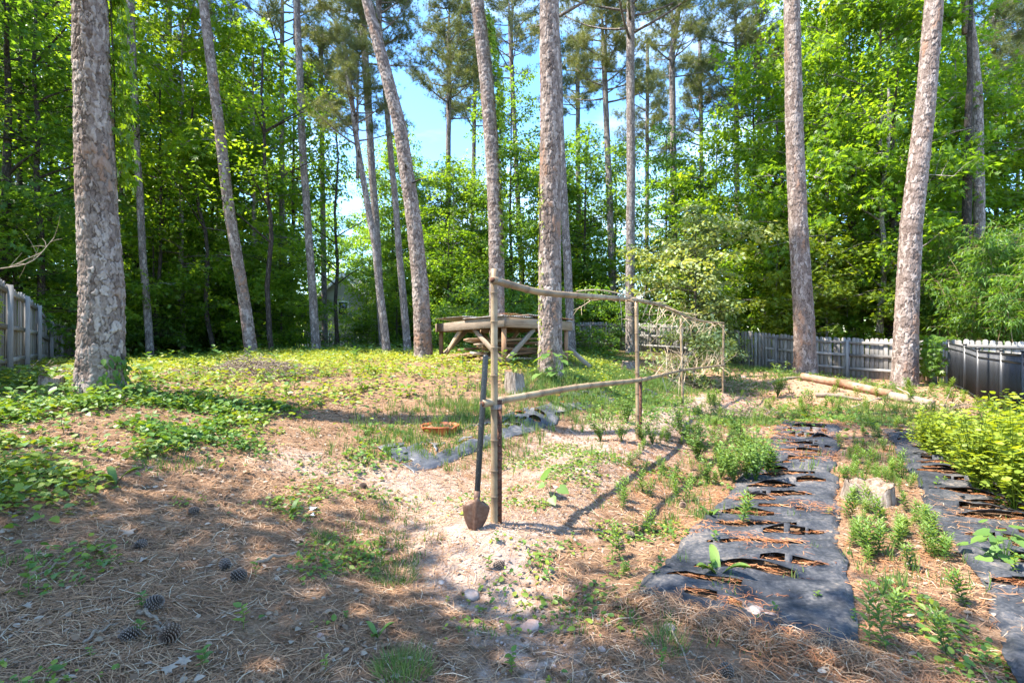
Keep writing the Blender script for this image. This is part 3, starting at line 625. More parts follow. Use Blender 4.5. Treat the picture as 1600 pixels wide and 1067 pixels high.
for px, d, k, s in [(215, 23, 'tall_a', 1.0), (285, 21, 'tall_star', 1.0), (330, 27, 'tall_b', 1.1), (398, 24, 'tall_star', 1.0), (455, 30, 'canopy', 1.15), (300, 38, 'tall_b', 1.15), (400, 40, 'tall_c', 1.2), (160, 36, 'tall_c', 1.2), (230, 46, 'tall_a', 1.2), (612, 36, 'canopy', 1.0), (640, 44, 'tall_c', .95)]:
    tree(k, px, d, LC, s, GC, 1.2)
LM = 'leafy tree filling the wood behind the wooden platform'; GM = 'leafy trees behind the wooden platform'
for px, d, k, s in [(690, 29, 'tall_c', .62), (730, 34, 'tall_a', .8), (800, 27, 'tall_c', .85), (850, 34, 'tall_b', .95), (915, 30, 'dark_star', .95), (760, 45, 'tall_b', .9), (880, 47, 'tall_c', 1.1), (960, 36, 'tall_a', .95), (680, 50, 'tall_b', .75), (652, 31, 'tall_b', .75), (708, 27, 'tall_star', .72), (600, 52, 'tall_b', 1.), (515, 60, 'tall_a', 1.1), (566, 60, 'tall_b', 1.1)]:
    tree(k, px, d, LM, s, GM, 1.12)
LR = 'bright leafy tree behind the grey right-hand fence'; GR = 'bright leafy trees behind the right fence'
for px, d, k, s in [(1040, 31, 'tall_c', .8), (1120, 28, 'tall_star', .85), (1180, 25, 'tall_b', 1.0), (1290, 22, 'tall_star', 1.05), (1375, 21, 'tall_star', 1.0), (1330, 28, 'tall_a', 1.1), (1245, 32, 'tall_b', 1.15), (1440, 25, 'tall_a', 1.1), (1490, 23, 'tall_star', 1.0), (1570, 24, 'tall_b', .85), (1100, 42, 'tall_a', 1.0), (1200, 44, 'tall_c', 1.2), (1400, 36, 'tall_c', 1.25), (1520, 36, 'tall_a', 1.1), (1650, 25, 'tall_c', .9), (1720, 22, 'tall_b', 1)]:
    tree(k, px, d, LR, s, GR, 1.38 if 1200 < px < 1480 else 1.12)
for px, d, k, s, sd_ in [(20, 15, 'young_b', 1.0, 0), (240, 20, 'young_a', 1.0, 0), (300, 23, 'young_b', 1.2, 0), (355, 25, 'young_a', 1.0, 0), (420, 21, 'young_b', 1.1, 0), (440, 22, 'young_a', .8, 0), (625, 30, 'young_a', 1.1, 0), (572, 33, 'young_a', .9, 0),
    (620, 24, 'young_b', .9, 0), (700, 25, 'young_a', 1.0, 0), (745, 27, 'young_b', 1.2, 0), (820, 29, 'young_a', 1.2, 0), (900, 31, 'young_a', 1.1, 0), (940, 29, 'young_b', 1.3, 0), (200, 26, 'young_a', 1.0, 0), (265, 30, 'young_b', 1.3, 0), (385, 31, 'young_b', 1.3, 0), (660, 33, 'young_b', 1.5, 0)]:
    tree(k, px, d, 'small understorey tree at the foot of the wood', s, 'small understorey trees')
for px, d, k, s in [(1190, 24, 'young_a', 1.1), (1215, 22, 'lime_young', 1.0), (1290, 20, 'lime_young', .95), (1335, 21, 'lime_young', .85), (1400, 20, 'young_b', 1.1), (1460, 20, 'lime_young', 1.0), (1500, 22, 'young_a', 1), (1010, 32, 'young_a', 1.2), (1100, 27, 'young_a', 1.2)]:
    tree(k, px, d, 'small sunlit tree just behind the right fence', s, 'small sunlit trees behind the right fence')
for px in range(140, 1000, 33):
    d = 21 + 9 * rng.random()
    if 455 < px < 600: continue
    tree('bush', px + rng.normal() * 12, d, 'low leafy shrub on the floor of the wood', .8 + .6 * rng.random(), 'low shrubs on the floor of the wood', name='shrub')
for px in range(-60, 240, 42):
    d = 19 + 5 * rng.random()
    tree('bush', px, d, 'low leafy shrub behind the left fence', .9 + .6 * rng.random(), 'low shrubs behind the left fence', name='shrub')
# trees beside and behind the photographer, out of the picture; they shade the near ground
for x, y, k, s in [(-4.6, .1, 'canopy', .88), (-7.4, 1.2, 'canopy', .85), (-3.2, -1.6, 'canopy', .9), (-6.4, -1.8, 'canopy', 1.0), (-14.5, 2.2, 'tall_a', .95)]:
    tree(k, 0, y, 'leafy tree beside the yard, outside the picture', s, 'leafy trees outside the picture', x=x)
for i in range(13):
    px = -150 + i * 150 + rng.normal() * 20; d = 42 + 14 * rng.random()
    if 470 < px < 590: continue
    tree(['tall_a', 'tall_b', 'tall_c'][i % 3], px, d, 'tree far back in the wood', 1.05 + .3 * rng.random() if not 560 < px < 800 else .8, 'trees far back in the wood')
g = np.random.default_rng(90); n = 36000; th = np.radians(g.uniform(-72, 72, n)); rr_ = g.uniform(60, 78, n); x = np.sin(th) * rr_; y = np.cos(th) * rr_
top = 6 + 3.5 * fbm(th * 9, th * 0, 3, 2); z = .3 + top * g.random(n) ** .9; bgf = Bag()
leaves(bgf, 'kite', np.stack([x, y, z], -1), g.normal(size=(n, 3)) * [1, 1, .5], np.array([0, -.3, 1.]) + g.normal(size=(n, 3)) * .5, .75 * (.6 + .8 * g.random(n)), np.clip(.45 + .3 * fbm(th * 40, z * .7, 3, 1), 0, 1))
tag(put('distant_woodland', bgf.mesh('distant_woodland', M['leaf'])), 'far mass of woodland closing the view behind all the trees', 'woodland', kind='stuff')

# forked pale trunk with limbs + thin dark trunks seen in the wood
for px0, px1, d, wpx, mt, lb in [(57, 57, 15.5, 11, 'bark_dark', 'dark trunk behind the left fence, nearer the big pine'), (8, 6, 15, 16, 'bark_dark', 'dark trunk behind the left fence at the picture edge'),
    (412, 423, 18, 8, 'bark_dark', 'thin dark trunk right of the brush pile'), (300, 333, 20, 7, 'bark_dark', 'crooked thin trunk left of the leaning pine'), (247, 246, 20, 6, 'bark_dark', 'thin bare trunk beside the dark straight pine'),
    (523, 527, 24, 6, 'bark_dark', 'thin trunk in front of the grey house gable'), (1388, 1372, 19.5, 10, 'bark_pale', 'slim pale trunk left of the thick leaning pine'), (1218, 1221, 23, 8, 'bark_dark', 'thin dark trunk left of the pine by the fence'), (1396, 1393, 20, 14, 'bark_dark', 'dark trunk behind the fence beside the slim pale one'), (1336, 1340, 21, 11, 'bark_dark', 'dark trunk behind the fence between the two near pines')]:
    g = np.random.default_rng(px0); b = P(px1, 560, d); gz = h1(b[0], b[1]); Hh = 11.0; t = np.linspace(0, 1, 14)
    x = (px0 - px1) / 800 * d * t * 1.1 + .18 * fbm(t * 5, t * 0 + px0, 2, 3); pts = np.stack([x, .1 * fbm(t * 4, t * 0 + 3.3, 2, 1), t * Hh - .2], -1); r0 = wpx / 800 * d / 2
    r = empty('broadleaf_tree', (b[0], b[1], gz), lb, 'tree'); V, F = tube(pts, r0 * (1.1 - .75 * t), 9); bg_ = Bag(); bg_.add(V, F); ends = []
    for i in range(9):
        u = .3 + .68 * g.random(); s = np.array([np.interp(u, t, pts[:, k]) for k in range(3)]); a = g.random() * 6.28; L = .8 + 1.8 * g.random(); q = np.linspace(0, 1, 5)
        lim = s + np.stack([math.cos(a) * L * q, math.sin(a) * L * q, L * .8 * q ** 1.3 + .1 * np.sin(q * 5)], -1); bg_.add(*tube(lim, r0 * .35 * (1 - .8 * q) + .004, 5, False)); ends.append(lim)
    put('trunk', bg_.mesh('trunk', M[mt], True), r)
    lf = Bag()
    for lim in ends:
        for e in (lim[-1], lim[3], lim[2]):
            n = 50; p = e + g.normal(size=(n, 3)) * [.45, .45, .16]; leaves(lf, 'kite', p, g.normal(size=(n, 3)) * [1, 1, .4], np.array([0, 0, 1.]) + g.normal(size=(n, 3)) * .4, .14 * (.7 + .5 * g.random(n)), np.clip(.5 + g.normal(size=n) * .15, 0, 1))
    put('crown', lf.mesh('crown', M['leaf']), r)
# ------------------------------------------------------------------ wooden fences
def picket_mesh(w_, h_, t=.018, seed=0):
    c = w_ * .26; W = w_ / 2 - .004
    prof = [(-W, 0), (W, 0), (W, h_ - c), (W * .72, h_ - c * .3), (W * .3, h_), (-W * .3, h_), (-W * .72, h_ - c * .3), (-W, h_ - c)]
    V = np.array([[x, y, z] for y in (-t / 2, t / 2) for x, z in prof]); n = 8
    F4 = np.array([[i, i + n, (i + 1) % n + n, (i + 1) % n] for i in range(n)]); F8 = np.array([list(range(n)), list(range(2 * n - 1, n - 1, -1))])
    return mesh('picket', V, [F4, F8], M['fence_wood'])
def wood_fence(name, path, hts, pw, label, rails=(.22, .55, .86), post_every=2.44, side=1, slope_cut=None, gap=1.03):
    """boards stand behind the rails as seen from the yard; side=+1 when the yard is on the right of the path"""
    path = np.array(path, float); L = np.concatenate([[0], np.cumsum(np.hypot(*np.diff(path, axis=0).T))]); tot = L[-1]
    at = lambda s, k: np.interp(s, L, path[:, k])
    r = empty(name, (path[0, 0], path[0, 1], h1(*path[0])), label, 'fence'); o0 = np.array(r.location)
    pm = [picket_mesh(pw, 1.0, seed=i) for i in range(3)]; nb = int(tot / (pw * gap)); g = np.random.default_rng(int(tot * 10))
    nm = []; 
    def nrm(s):
        a = np.array([at(s - .2, 0), at(s - .2, 1)]); b = np.array([at(s + .2, 0), at(s + .2, 1)]); d = (b - a) / np.linalg.norm(b - a); return d, np.array([d[1], -d[0]]) * side
    hf = lambda s: np.interp(s / tot, [h[0] for h in hts], [h[1] for h in hts])
    for i in range(nb):
        s = (i + .5) * pw * gap; d, n = nrm(s); x, y = at(s, 0), at(s, 1); sp = math.floor(s / post_every) * post_every
        gz = h1(x, y) - .04
        o = put('picket', pm[i % 3], r, np.array([x, y, gz]) - o0, (g.normal() * .012, g.normal() * .012, math.atan2(d[1], d[0])), (1 - .03 * g.random(), 1, hf(s) * (1 + g.normal() * .010)))
    k = 0; s = 0.0
    while s < tot + .1:
        ss = min(s, tot); d, n = nrm(min(max(ss, .25), tot - .25)); x, y = at(ss, 0) + n[0] * .085, at(ss, 1) + n[1] * .085; gz = h1(x, y); hh = hf(ss) - .10
        V, F = beam(np.array([x, y, gz - .3]) - o0, np.array([x, y, gz + hh]) - o0, .09, .09, math.atan2(d[1], d[0])); put('post', mesh('post', V, F, M['fence_wood']), r)
        e = min(s + post_every, tot)
        if e - ss > .4:
            for q in rails:
                x2, y2 = at(e, 0) + n[0] * .045, at(e, 1) + n[1] * .045; a = np.array([at(ss, 0) + n[0] * .045, at(ss, 1) + n[1] * .045, h1(at(ss, 0), at(ss, 1)) + hf(ss) * q]); b = np.array([x2, y2, h1(at(e, 0), at(e, 1)) + hf(e) * q])
                dd = (b - a) / np.linalg.norm(b - a); put_beam('rail', a + dd * .03 - o0, b - dd * .03 - o0, .038, .085, 'fence_wood', r)
        s += post_every
    return r
wood_fence('wooden_fence', [(2.0, 27.8), (2.75, 27.5), (7.66, 24.5), (8.9, 22.0), (9.3, 20.6), (11.6, 17.2), (12.7, 15.1), (13.9, 13.6), (15.3, 11.8)], [(0, 1.45), (.3, 1.42), (1, 1.32)], .140, 'long weathered grey board fence with three rails closing the back and right of the yard')
wood_fence('wooden_fence', [(-6.0, 5.6), (-7.6, 7.2), (-9.0, 9.0), (-10.8, 11.3), (-12.6, 13.6), (-15.8, 18.0), (-17.5, 21)], [(0, 1.78), (.32, 1.70), (.50, 1.62), (.60, 1.36), (1, 1.25)], .14, 'taller weathered grey fence at the left edge, stepping down behind the thick pine', rails=(.14, .5, .88))
wood_fence('picket_fence', [(-17, 31.5), (-8.6, 31), (-2, 30.8)], [(0, 1.25), (1, 1.4)], .09, 'dark low picket fence in the shade beyond the slope', rails=(.25, .8), gap=1.75)

# ------------------------------------------------------------------ black fence
bf = [(12.55, 14.7), (11.9, 13.45), (11.2, 12.3), (9.95, 10.4), (8.75, 8.75), (7.6, 7.1)]
r = empty('metal_fence', (12.55, 14.7, h1(12.55, 14.7)), 'black metal fence hung with dark mesh at the right edge', 'fence'); o0 = np.array(r.location)
hb = 1.22; nb_ = 0
for (x, y) in bf:
    V, F = beam(np.array([x, y, h1(x, y) - .2]) - o0, np.array([x, y, h1(x, y) + hb + .06]) - o0, .065, .065, .9); p_ = put('post', mesh('post', V, F, M['black_metal']), r)
    V, F = beam(np.array([x, y, h1(x, y) + hb + .06]) - o0, np.array([x, y, h1(x, y) + hb + .085]) - o0, .085, .085, .9); put('post_cap', mesh('post_cap', V, F, M['black_metal']), p_)
V, F = tube([[0, 0, 0], [0, 0, 1]], .011, 5); barm = mesh('bar', V, F, M['black_metal'])
for (xa, ya), (xb, yb) in zip(bf[:-1], bf[1:]):
    L = math.hypot(xb - xa, yb - ya); za, zb = h1(xa, ya), h1(xb, yb)
    for q in (.10, hb - .14, hb):
        V, F = beam(np.array([xa, ya, za + q]) - o0, np.array([xb, yb, zb + q]) - o0, .03, .035); put('rail', mesh('rail', V, F, M['black_metal']), r)
    n = int(L / .105)
    for i in range(1, n):
        u = i / n; put('bar', barm, r, np.array([xa + (xb - xa) * u, ya + (yb - ya) * u, za + (zb - za) * u + .03]) - o0, scale=(1, 1, hb - .03))
    # mesh cloth tied behind the bars, sagging in folds
    nu, nv = 40, 14; u, v = np.meshgrid(np.linspace(.01, .99, nu), np.linspace(0, 1, nv), indexing='ij'); dx, dy = (yb - ya) / L, -(xb - xa) / L
    off = -.035 - .02 * (1 + np.sin(u * 23 + v * 2)) * (1 - v) - .03 * fbm(u * 5 + xa, v * 2, 3, 1) ** 2; topz = hb - .17 - .05 * np.abs(np.sin(u * 9))
    X = xa + (xb - xa) * u + dx * -off * -1; Y = ya + (yb - ya) * u + dy * off; Z = za + (zb - za) * u + .02 + v * topz
    ii = (np.arange(nu - 1)[:, None] * nv + np.arange(nv - 1)[None]).reshape(-1); F = np.stack([ii, ii + nv, ii + nv + 1, ii + 1], -1)
    put('mesh_sheet', mesh('mesh_sheet', np.stack([X, Y, Z], -1).reshape(-1, 3) - o0, F, M['mesh_cloth'], True), r)

# ------------------------------------------------------------------ wooden platform and lumber under it
A_ = np.array([-.17, 10.4]); Bp = np.array([-1.95, 13.3]); Cp = np.array([1.45, 12.7]); Dp = Bp + Cp - A_
top = lambda p: 1.5 + (.44 if p is A_ else .44)
r = empty('wooden_platform', (A_[0], A_[1], h1(*A_)), 'low weathered timber platform with diagonal braces and a tin-covered top', 'platform'); o0 = np.array(r.location)
zt = 1.90; bh = .21
v3 = lambda p, z: np.array([p[0], p[1], z]) - o0
def bm_(name, a, b, w_, h_, mat='frame_wood', roll=0.0, par=None): return put_beam(name, a, b, w_, h_, mat, par or r, roll)
d1 = (Bp - A_) / np.linalg.norm(Bp - A_); d2 = (Cp - A_) / np.linalg.norm(Cp - A_)
bm_('beam', v3(A_ - d1 * .05, zt), v3(Bp + d1 * .05, zt - .05), .05, bh, 'cut_wood'); bm_('beam', v3(A_ + d2 * .06, zt), v3(Cp + d2 * .05, zt - .02), .05, bh, 'frame_wood')
bm_('beam', v3(Bp + d2 * .05, zt - .05), v3(Dp, zt - .05), .05, bh); bm_('beam', v3(Cp + d1 * .05, zt - .02), v3(Dp, zt - .05), .05, bh)
for q in (.2, .4, .6, .8): bm_('joist', v3(A_ + (Bp - A_) * q + d2 * .05, zt + .0), v3(Cp + (Dp - Cp) * q - d2 * .05, zt + .0), .045, .14, 'frame_brown')
ins = lambda p, q, s: p + q * s
L1 = ins(A_, d1 + d2, .10); L2 = Bp + (d2 - d1) * .10; L3 = Cp + (d1 - d2) * .10; L4 = Dp - (d1 + d2) * .10; MID = (A_ + Bp) / 2 + d2 * .08
for p in (L1, L2, L3, L4): bm_('leg', v3(p, h1(*p) - .1), v3(p, zt - bh / 2 - .003), .10, .10, 'frame_brown')
def br(p, dirn, ln, lo=.12): bm_('brace', v3(p + dirn * .03, h1(*p) + lo), v3(p + dirn * ln, zt - bh / 2 - .01), .045, .11, 'cut_wood' if p is L1 else 'frame_wood')
br(L1, d1, 1.35); br(L1, d2, 1.15); br(L2, -d1, 1.15, -.02); br(L2, d2, 1.0); br(L3, -d2, .8); br(L3, d1, .9); bm_('brace', v3(L3 + np.array([.55, -.30]), h1(*L3) - .05), v3(L3, zt - .50), .05, .10, 'cut_wood'); br(L4, -d1, 1.0); br(L4, -d2, 1.0)
# corrugated sheets, warped
for k, (u0, u1, v0, v1, dz, ml) in enumerate([(-.03, .36, -.02, .52, 0, 'tin'), (.34, .70, -.01, .5, .02, 'tin'), (.68, 1.02, -.03, .55, .005, 'frame_brown'), (-.02, .5, .5, 1.02, .03, 'tin'), (.48, 1.02, .5, 1.0, .012, 'tin')]):
    nu, nv = 60, 14; u, v = np.meshgrid(np.linspace(u0, u1, nu), np.linspace(v0, v1, nv), indexing='ij')
    X = A_[0] + (Cp[0] - A_[0]) * u + (Bp[0] - A_[0]) * v; Y = A_[1] + (Cp[1] - A_[1]) * u + (Bp[1] - A_[1]) * v
    Z = zt + bh / 2 + .02 + dz + .008 * np.sin(u * 210) + .05 * np.maximum(fbm(u * 3 + k, v * 2, 2, k), 0) + .05 * np.exp(-((u - .62) / .2) ** 2)
    ii = (np.arange(nu - 1)[:, None] * nv + np.arange(nv - 1)[None]).reshape(-1); F = np.stack([ii, ii + nv, ii + nv + 1, ii + 1], -1)
    o = put('tin_sheet' if ml == 'tin' else 'plank_sheet', mesh('tin_sheet', np.stack([X, Y, Z], -1).reshape(-1, 3) - o0, F, M[ml], True), r); sm_ = o.modifiers.new('t', 'SOLIDIFY'); sm_.thickness = .004
g = np.random.default_rng(44); bb = Bag()
nn = 2600; q = g.random((nn, 2)); Xn = A_[None] + (Cp - A_)[None] * q[:, :1] + (Bp - A_)[None] * q[:, 1:]; keep = fbm(Xn[:, 0] * 1.2, Xn[:, 1] * 1.2, 3, 3) > -.05; Xn = Xn[keep]; nn = len(Xn)
Vn, Fn = scatter(np.array([[-.5, 0, 0], [.5, 0, 0], [0, 1, 0]]), np.array([[0, 1, 2]]), np.column_stack([Xn, np.full(nn, zt + bh / 2 + .075)]) - o0, frames(g.normal(size=(nn, 3)) * [1, 1, .1], np.tile([0, 0, 1.], (nn, 1)) + g.normal(size=(nn, 3)) * .3), np.column_stack([np.full(nn, .006), np.full(nn, .16), np.ones(nn)]))
bb.add(Vn, Fn, np.repeat(g.random(nn), 3)); tag(put('pine_straw', bb.mesh('pine_straw', M['rust_straw']), None, o0), 'rust-brown pine needles lying on the platform top', 'pine straw', kind='stuff')
cx, cyy = (A_ + Dp) / 2; g = np.random.default_rng(12)
for i in range(22):
    lay = i // 5; ang = math.atan2(d2[1], d2[0]) + g.normal() * .10 if i % 3 else math.atan2(d2[1], d2[0]) + g.normal() * .35
    ln = 1.4 + 1.0 * g.random(); c0 = np.array([cx + .10 + g.normal() * .30, cyy - .35 + (i % 5 - 2) * .22 + g.normal() * .05]); z = h1(*c0) + .06 + lay * .115 + .02 * g.random(); dv = np.array([math.cos(ang), math.sin(ang)]) * ln / 2; tl = g.normal() * .035
    o = empty('board', (c0[0], c0[1], z), 'weathered board in the stacked lumber under the platform', 'board', 'boards stacked under the platform')
    bpy.data.objects.remove(o)
    ob = put_beam('board', [-dv[0], -dv[1], -tl], [dv[0], dv[1], tl], .15, .035 + .025 * g.random(), ['frame_wood', 'frame_brown', 'frame_brown'][i % 3], None, g.normal() * .12, (c0[0], c0[1], z)); tag(ob, 'weathered board in the stacked lumber under the platform', 'board', 'boards stacked under the platform')
for i in range(9):
    c0 = np.array([-1.1 + g.normal() * .25, 11.9 + g.normal() * .25]); a = g.normal() * .5 + .4; ln = .3 + .25 * g.random(); dv = np.array([math.cos(a), math.sin(a)]) * ln; z = h1(*c0) + .05 + .035 * (i // 2) * (g.random() + .3)
    tag(put_beam('board', [-dv[0], -dv[1], -.03], [dv[0], dv[1], .06 * g.normal()], .11, .035, ['frame_wood', 'frame_brown', 'frame_brown'][i % 3], None, g.normal() * .3, (c0[0], c0[1], z)), 'short loose board tossed at the left front of the platform', 'board', 'loose short boards by the platform')

# ------------------------------------------------------------------ bamboo trellis, shovel
def bamboo(name, pts, r_, parent, step=.30, seed=0, mat='bamboo', seg=12):
    g = np.random.default_rng(seed); pts = np.asarray(pts, float); L = np.concatenate([[0], np.cumsum(np.linalg.norm(np.diff(pts, axis=0), axis=1))]); s = [0.0]; nodes = []; q = step * (.3 + .5 * g.random())
    while q < L[-1] - .03: nodes.append(q); q += step * (.85 + .3 * g.random())
    S = set([0.0, L[-1]] + list(np.linspace(0, L[-1], int(L[-1] / .12) + 2)));
    for q in nodes: S |= {q - .012, q - .006, q, q + .006, q + .012}
    S = np.array(sorted(x for x in S if 0 <= x <= L[-1])); c = np.stack([np.interp(S, L, pts[:, k]) for k in range(3)], -1)
    taper = np.linspace(1, .84, len(S)) if np.ndim(r_) == 0 else np.interp(S, L, r_) ; base = (r_ if np.ndim(r_) == 0 else 1) * taper
    nd = np.min(np.abs(S[:, None] - np.array(nodes)[None]), axis=1) if nodes else np.full(len(S), 1.); rad = base * (1 + .15 * (nd < .004) + .05 * ((nd >= .004) & (nd < .009)))
    tint = np.clip(.58 + .25 * vnoise(S * 3, S * 0 + seed, 1) - .5 * ((nd > .004) & (nd < .014)), 0, 1)
    V, F = tube(c, rad, seg, True); t = np.concatenate([np.repeat(tint, seg), [.05, .05]])
    b = Bag(); b.add(V, F, t); return kid_put(name, b.mesh(name, M[mat], True), parent)
def kid_put(name, me, parent): return put(name, me, parent)
tp = [np.array([-.135, 4.0]), np.array([1.72, 6.98]), np.array([3.67, 11.0]), np.array([5.6, 13.6])]
TR_ = empty('bamboo_trellis', (-.135, 4.0, h1(-.135, 4.0)), 'long bamboo garden trellis of four posts and two rails with dry twigs', 'trellis'); o0 = np.array(TR_.location)
tops = [2.065, 2.075, 1.99, 1.94]; brz = [.032, .031, .030, .030]
for i, p in enumerate(tp):
    lean = [(-.005, 0), (-.02, .02), (-.04, 0), (.02, 0)][i]
    bamboo('post', [np.array([p[0], p[1], h1(*p) - .12]) - o0, np.array([p[0] + lean[0] * .5, p[1], 1.0]) - o0, np.array([p[0] + lean[0], p[1] + lean[1], tops[i]]) - o0], [.031, .028, .026], TR_, .23 if i == 0 else .28, 30 + i)
low_pts = np.array([[-.225, 3.90, 1.025], [.7, 5.35, 1.03], [1.745, 6.93, .975], [2.7, 9.0, .93], [3.70, 10.94, .90], [5.65, 13.6, .87]]) - o0
up_pts = np.array([[-.15, 3.94, 1.975], [.25, 4.66, 1.94], [.9, 5.7, 2.0], [1.75, 6.93, 2.055], [2.7, 8.9, 2.10], [3.70, 10.94, 2.03], [4.6, 12.3, 1.97], [5.6, 13.55, 1.985]]) - o0
def smooth(p, n=40):
    t = np.linspace(0, len(p) - 1, n); out = np.stack([np.interp(t, np.arange(len(p)), p[:, k]) for k in range(3)], -1)
    for _ in range(3): out[1:-1] = (out[:-2] + 2 * out[1:-1] + out[2:]) / 4
    return out
lowr = bamboo('rail', smooth(low_pts), [.036, .030, .022, .018], TR_, .33, 41) if False else bamboo('rail', smooth(low_pts), .031, TR_, .33, 41)
upr = bamboo('rail', smooth(up_pts), .030, TR_, .34, 42)
# dark discs on both solid rail ends, painting the shade inside hollow bamboo
for rr_, pts in ((lowr, low_pts), (upr, up_pts)):
    d = norm(pts[1] - pts[0]); V, F = tube([pts[0] - d * .004, pts[0] + d * .0], [.021, .021], 10); put('end_shade_disc', mesh('end_shade_disc', V, F, M['rust']), rr_)
g = np.random.default_rng(77)
def twig(parent, p0, dr, ln, r0, bend):
    q = np.linspace(0, 1, 7)[:, None]; side = norm(np.cross(dr, g.normal(size=3))); pts = p0 + dr * ln * q + side * bend * q ** 2 + np.array([0, 0, -1.]) * .12 * ln * q ** 2 * (g.random() + .2)
    b = Bag(); b.add(*tube(pts, r0 * (1 - .75 * q[:, 0]), 5))
    for k in range(int(2 + 3 * g.random())):
        u = .25 + .7 * g.random(); s = np.array([np.interp(u, q[:, 0], pts[:, j]) for j in range(3)]); d2_ = norm(dr + g.normal(size=3) * .65); l2 = ln * (.2 + .3 * g.random()); b.add(*tube([s, s + d2_ * l2 * .5 + [0, 0, .01], s + d2_ * l2], [r0 * .45, r0 * .32, r0 * .2], 4, False))
    put('twig', b.mesh('twig', M['twig'], True), parent)
ls = smooth(low_pts, 60); us = smooth(up_pts, 60); ad = norm(np.array([1.85, 2.98, 0]))
for i in range(62):
    u = (.50 + .5 * (i / 62) ** .65); k = int(u * 59); p0 = ls[k]; bck = -1 if g.random() < .75 else 1
    twig(lowr, p0, norm(ad * bck * (.5 + .5 * g.random()) + np.array([0, 0, 1.]) * (.55 + .6 * g.random()) * (1 if g.random() < .78 else -.7) + np.array([1, -.6, 0]) * g.normal() * .35), .30 + .42 * g.random(), .0075, g.normal() * .12)
for i in range(44):
    u = (.30 + .70 * (i / 44) ** .8); k = int(u * 59); p0 = us[k]; dn = -1 if g.random() < .75 else .25
    twig(upr, p0, norm(-ad * (.5 + .6 * g.random()) + np.array([0, 0, dn]) * (.2 + .7 * g.random()) + np.array([1, -.6, 0]) * g.normal() * .4), .28 + .38 * g.random(), .0062, g.normal() * .16)
for k0, k1, off in ((14, 34, .045), (20, 50, -.03)):
    pts = us[k0:k1] + np.array([0, 0, off]) + np.stack([0 * us[k0:k1, 0], 0 * us[k0:k1, 0], .035 * np.sin(np.linspace(0, 7, k1 - k0))], -1); V, F = tube(pts, .007, 5); put('twig', mesh('twig', V, F, M['twig'], True), upr)
# wire ties
def tie(parent, p, rad, ax):
    t = np.linspace(0, 6 * np.pi, 70); a = norm(np.cross(ax, [0.3, .2, 1])); b = np.cross(ax, a); q = p + rad * (np.cos(t)[:, None] * a + np.sin(t)[:, None] * b) + ax * ((t / t[-1] - .5) * .02)[:, None]
    V, F = tube(q, .0014, 4, False); put('wire_tie', mesh('wire_tie', V, F, M['wire'], True), parent)
for (p, zz) in ((tp[0], 1.0), (tp[0], .985), (tp[1], .97), (tp[1], 2.05), (tp[0], 1.97)): tie(TR_, np.array([p[0] + .012, p[1], zz]) - o0, .046, np.array([0, 0, 1.]))
# rusty steel stakes lashed to the posts
def stake(x, y, zt_, label):
    gz = h1(x, y); r = empty('steel_stake', (x, y, gz), label, 'stake'); prof = [(-.020, 0), (.020, 0), (.020, .004), (.003, .004), (.003, .032), (-.003, .032), (-.003, .004), (-.020, .004)]
    V = np.array([[a, b, z] for z in (-.25, zt_ - gz) for a, b in prof]); F4 = np.array([[i, (i + 1) % 8, (i + 1) % 8 + 8, i + 8] for i in range(8)]); put('shaft', mesh('shaft', V, [F4, np.array([list(range(7, -1, -1)), list(range(8, 16))])], M['rust']), r)
    b = Bag()
    for z in np.arange(.05, zt_ - gz - .03, .055):
        V, F = box(-.010, .010, -.007, .0, z, z + .014); b.add(V, F)
    put('lug', b.mesh('lug', M['rust']), r); r.children[-1]['kind'] = 'stuff'
stake(-.098, 3.985, 1.045, 'rusty steel stake lashed to the nearest trellis post'); stake(1.745, 6.95, 1.02, 'rusty steel stake behind the second trellis post'); 
# shovel
sx, sy = -.265, 3.90; r = empty('shovel', (sx, sy, h1(sx, sy)), 'rusty pointed shovel with black handle leaning against the lower rail', 'shovel'); o0 = np.array(r.location)
a = P(745, 782, 3.90) - o0; b = P(759, 556, 3.93) - o0; ln = np.linalg.norm(b - a); dd = (b - a) / ln
V, F = tube([a, a + dd * .03, b - dd * .012, b - dd * .004, b], [.021, .0225, .0225, .021, .012], 14); put('handle', mesh('handle', V, F, M['black_plastic'], True), r)
V, F = tube([a + dd * .05, a - dd * .02, a - dd * .07], [.019, .020, .024], 12); put('socket', mesh('socket', V, F, M['shovel'], True), r)
nu, nv = 15, 22; u, v = np.meshgrid(np.linspace(-1, 1, nu), np.linspace(0, 1, nv), indexing='ij')
hw = np.interp(v, [0, .04, .10, .25, .45, .62, .78, .90, .97, 1], [.045, .094, .102, .097, .086, .070, .050, .030, .014, .003]); sx_ = u * hw; up_ = .070 * (1 - np.abs(u)) ** 1.3 * (1 - sstep(v, 0, .35)) + .03 * np.abs(u) ** 3 * (v < .02)
X = sx_; Yv = .035 * (1 - u ** 2) * (1 - .3 * v) * (-1) + .02 * v ** 2 - .022 * np.exp(-(u / .16) ** 2) * (1 - v) ** .5; bl = .235
base_a = a - dd * .035; xdir = norm(np.array([1, .12, .14])); xdir = norm(xdir - dd * (xdir @ dd)); ydir = np.cross(dd, xdir)
Vb = base_a + xdir * X.reshape(-1, 1) - ydir * Yv.reshape(-1, 1) * -1 - dd * (v * bl - up_).reshape(-1, 1)
ii = (np.arange(nu - 1)[:, None] * nv + np.arange(nv - 1)[None]).reshape(-1); F = np.stack([ii, ii + nv, ii + nv + 1, ii + 1], -1)
o = put('blade', mesh('blade', Vb, F, M['shovel'], True), r); md = o.modifiers.new('t', 'SOLIDIFY'); md.thickness = .003
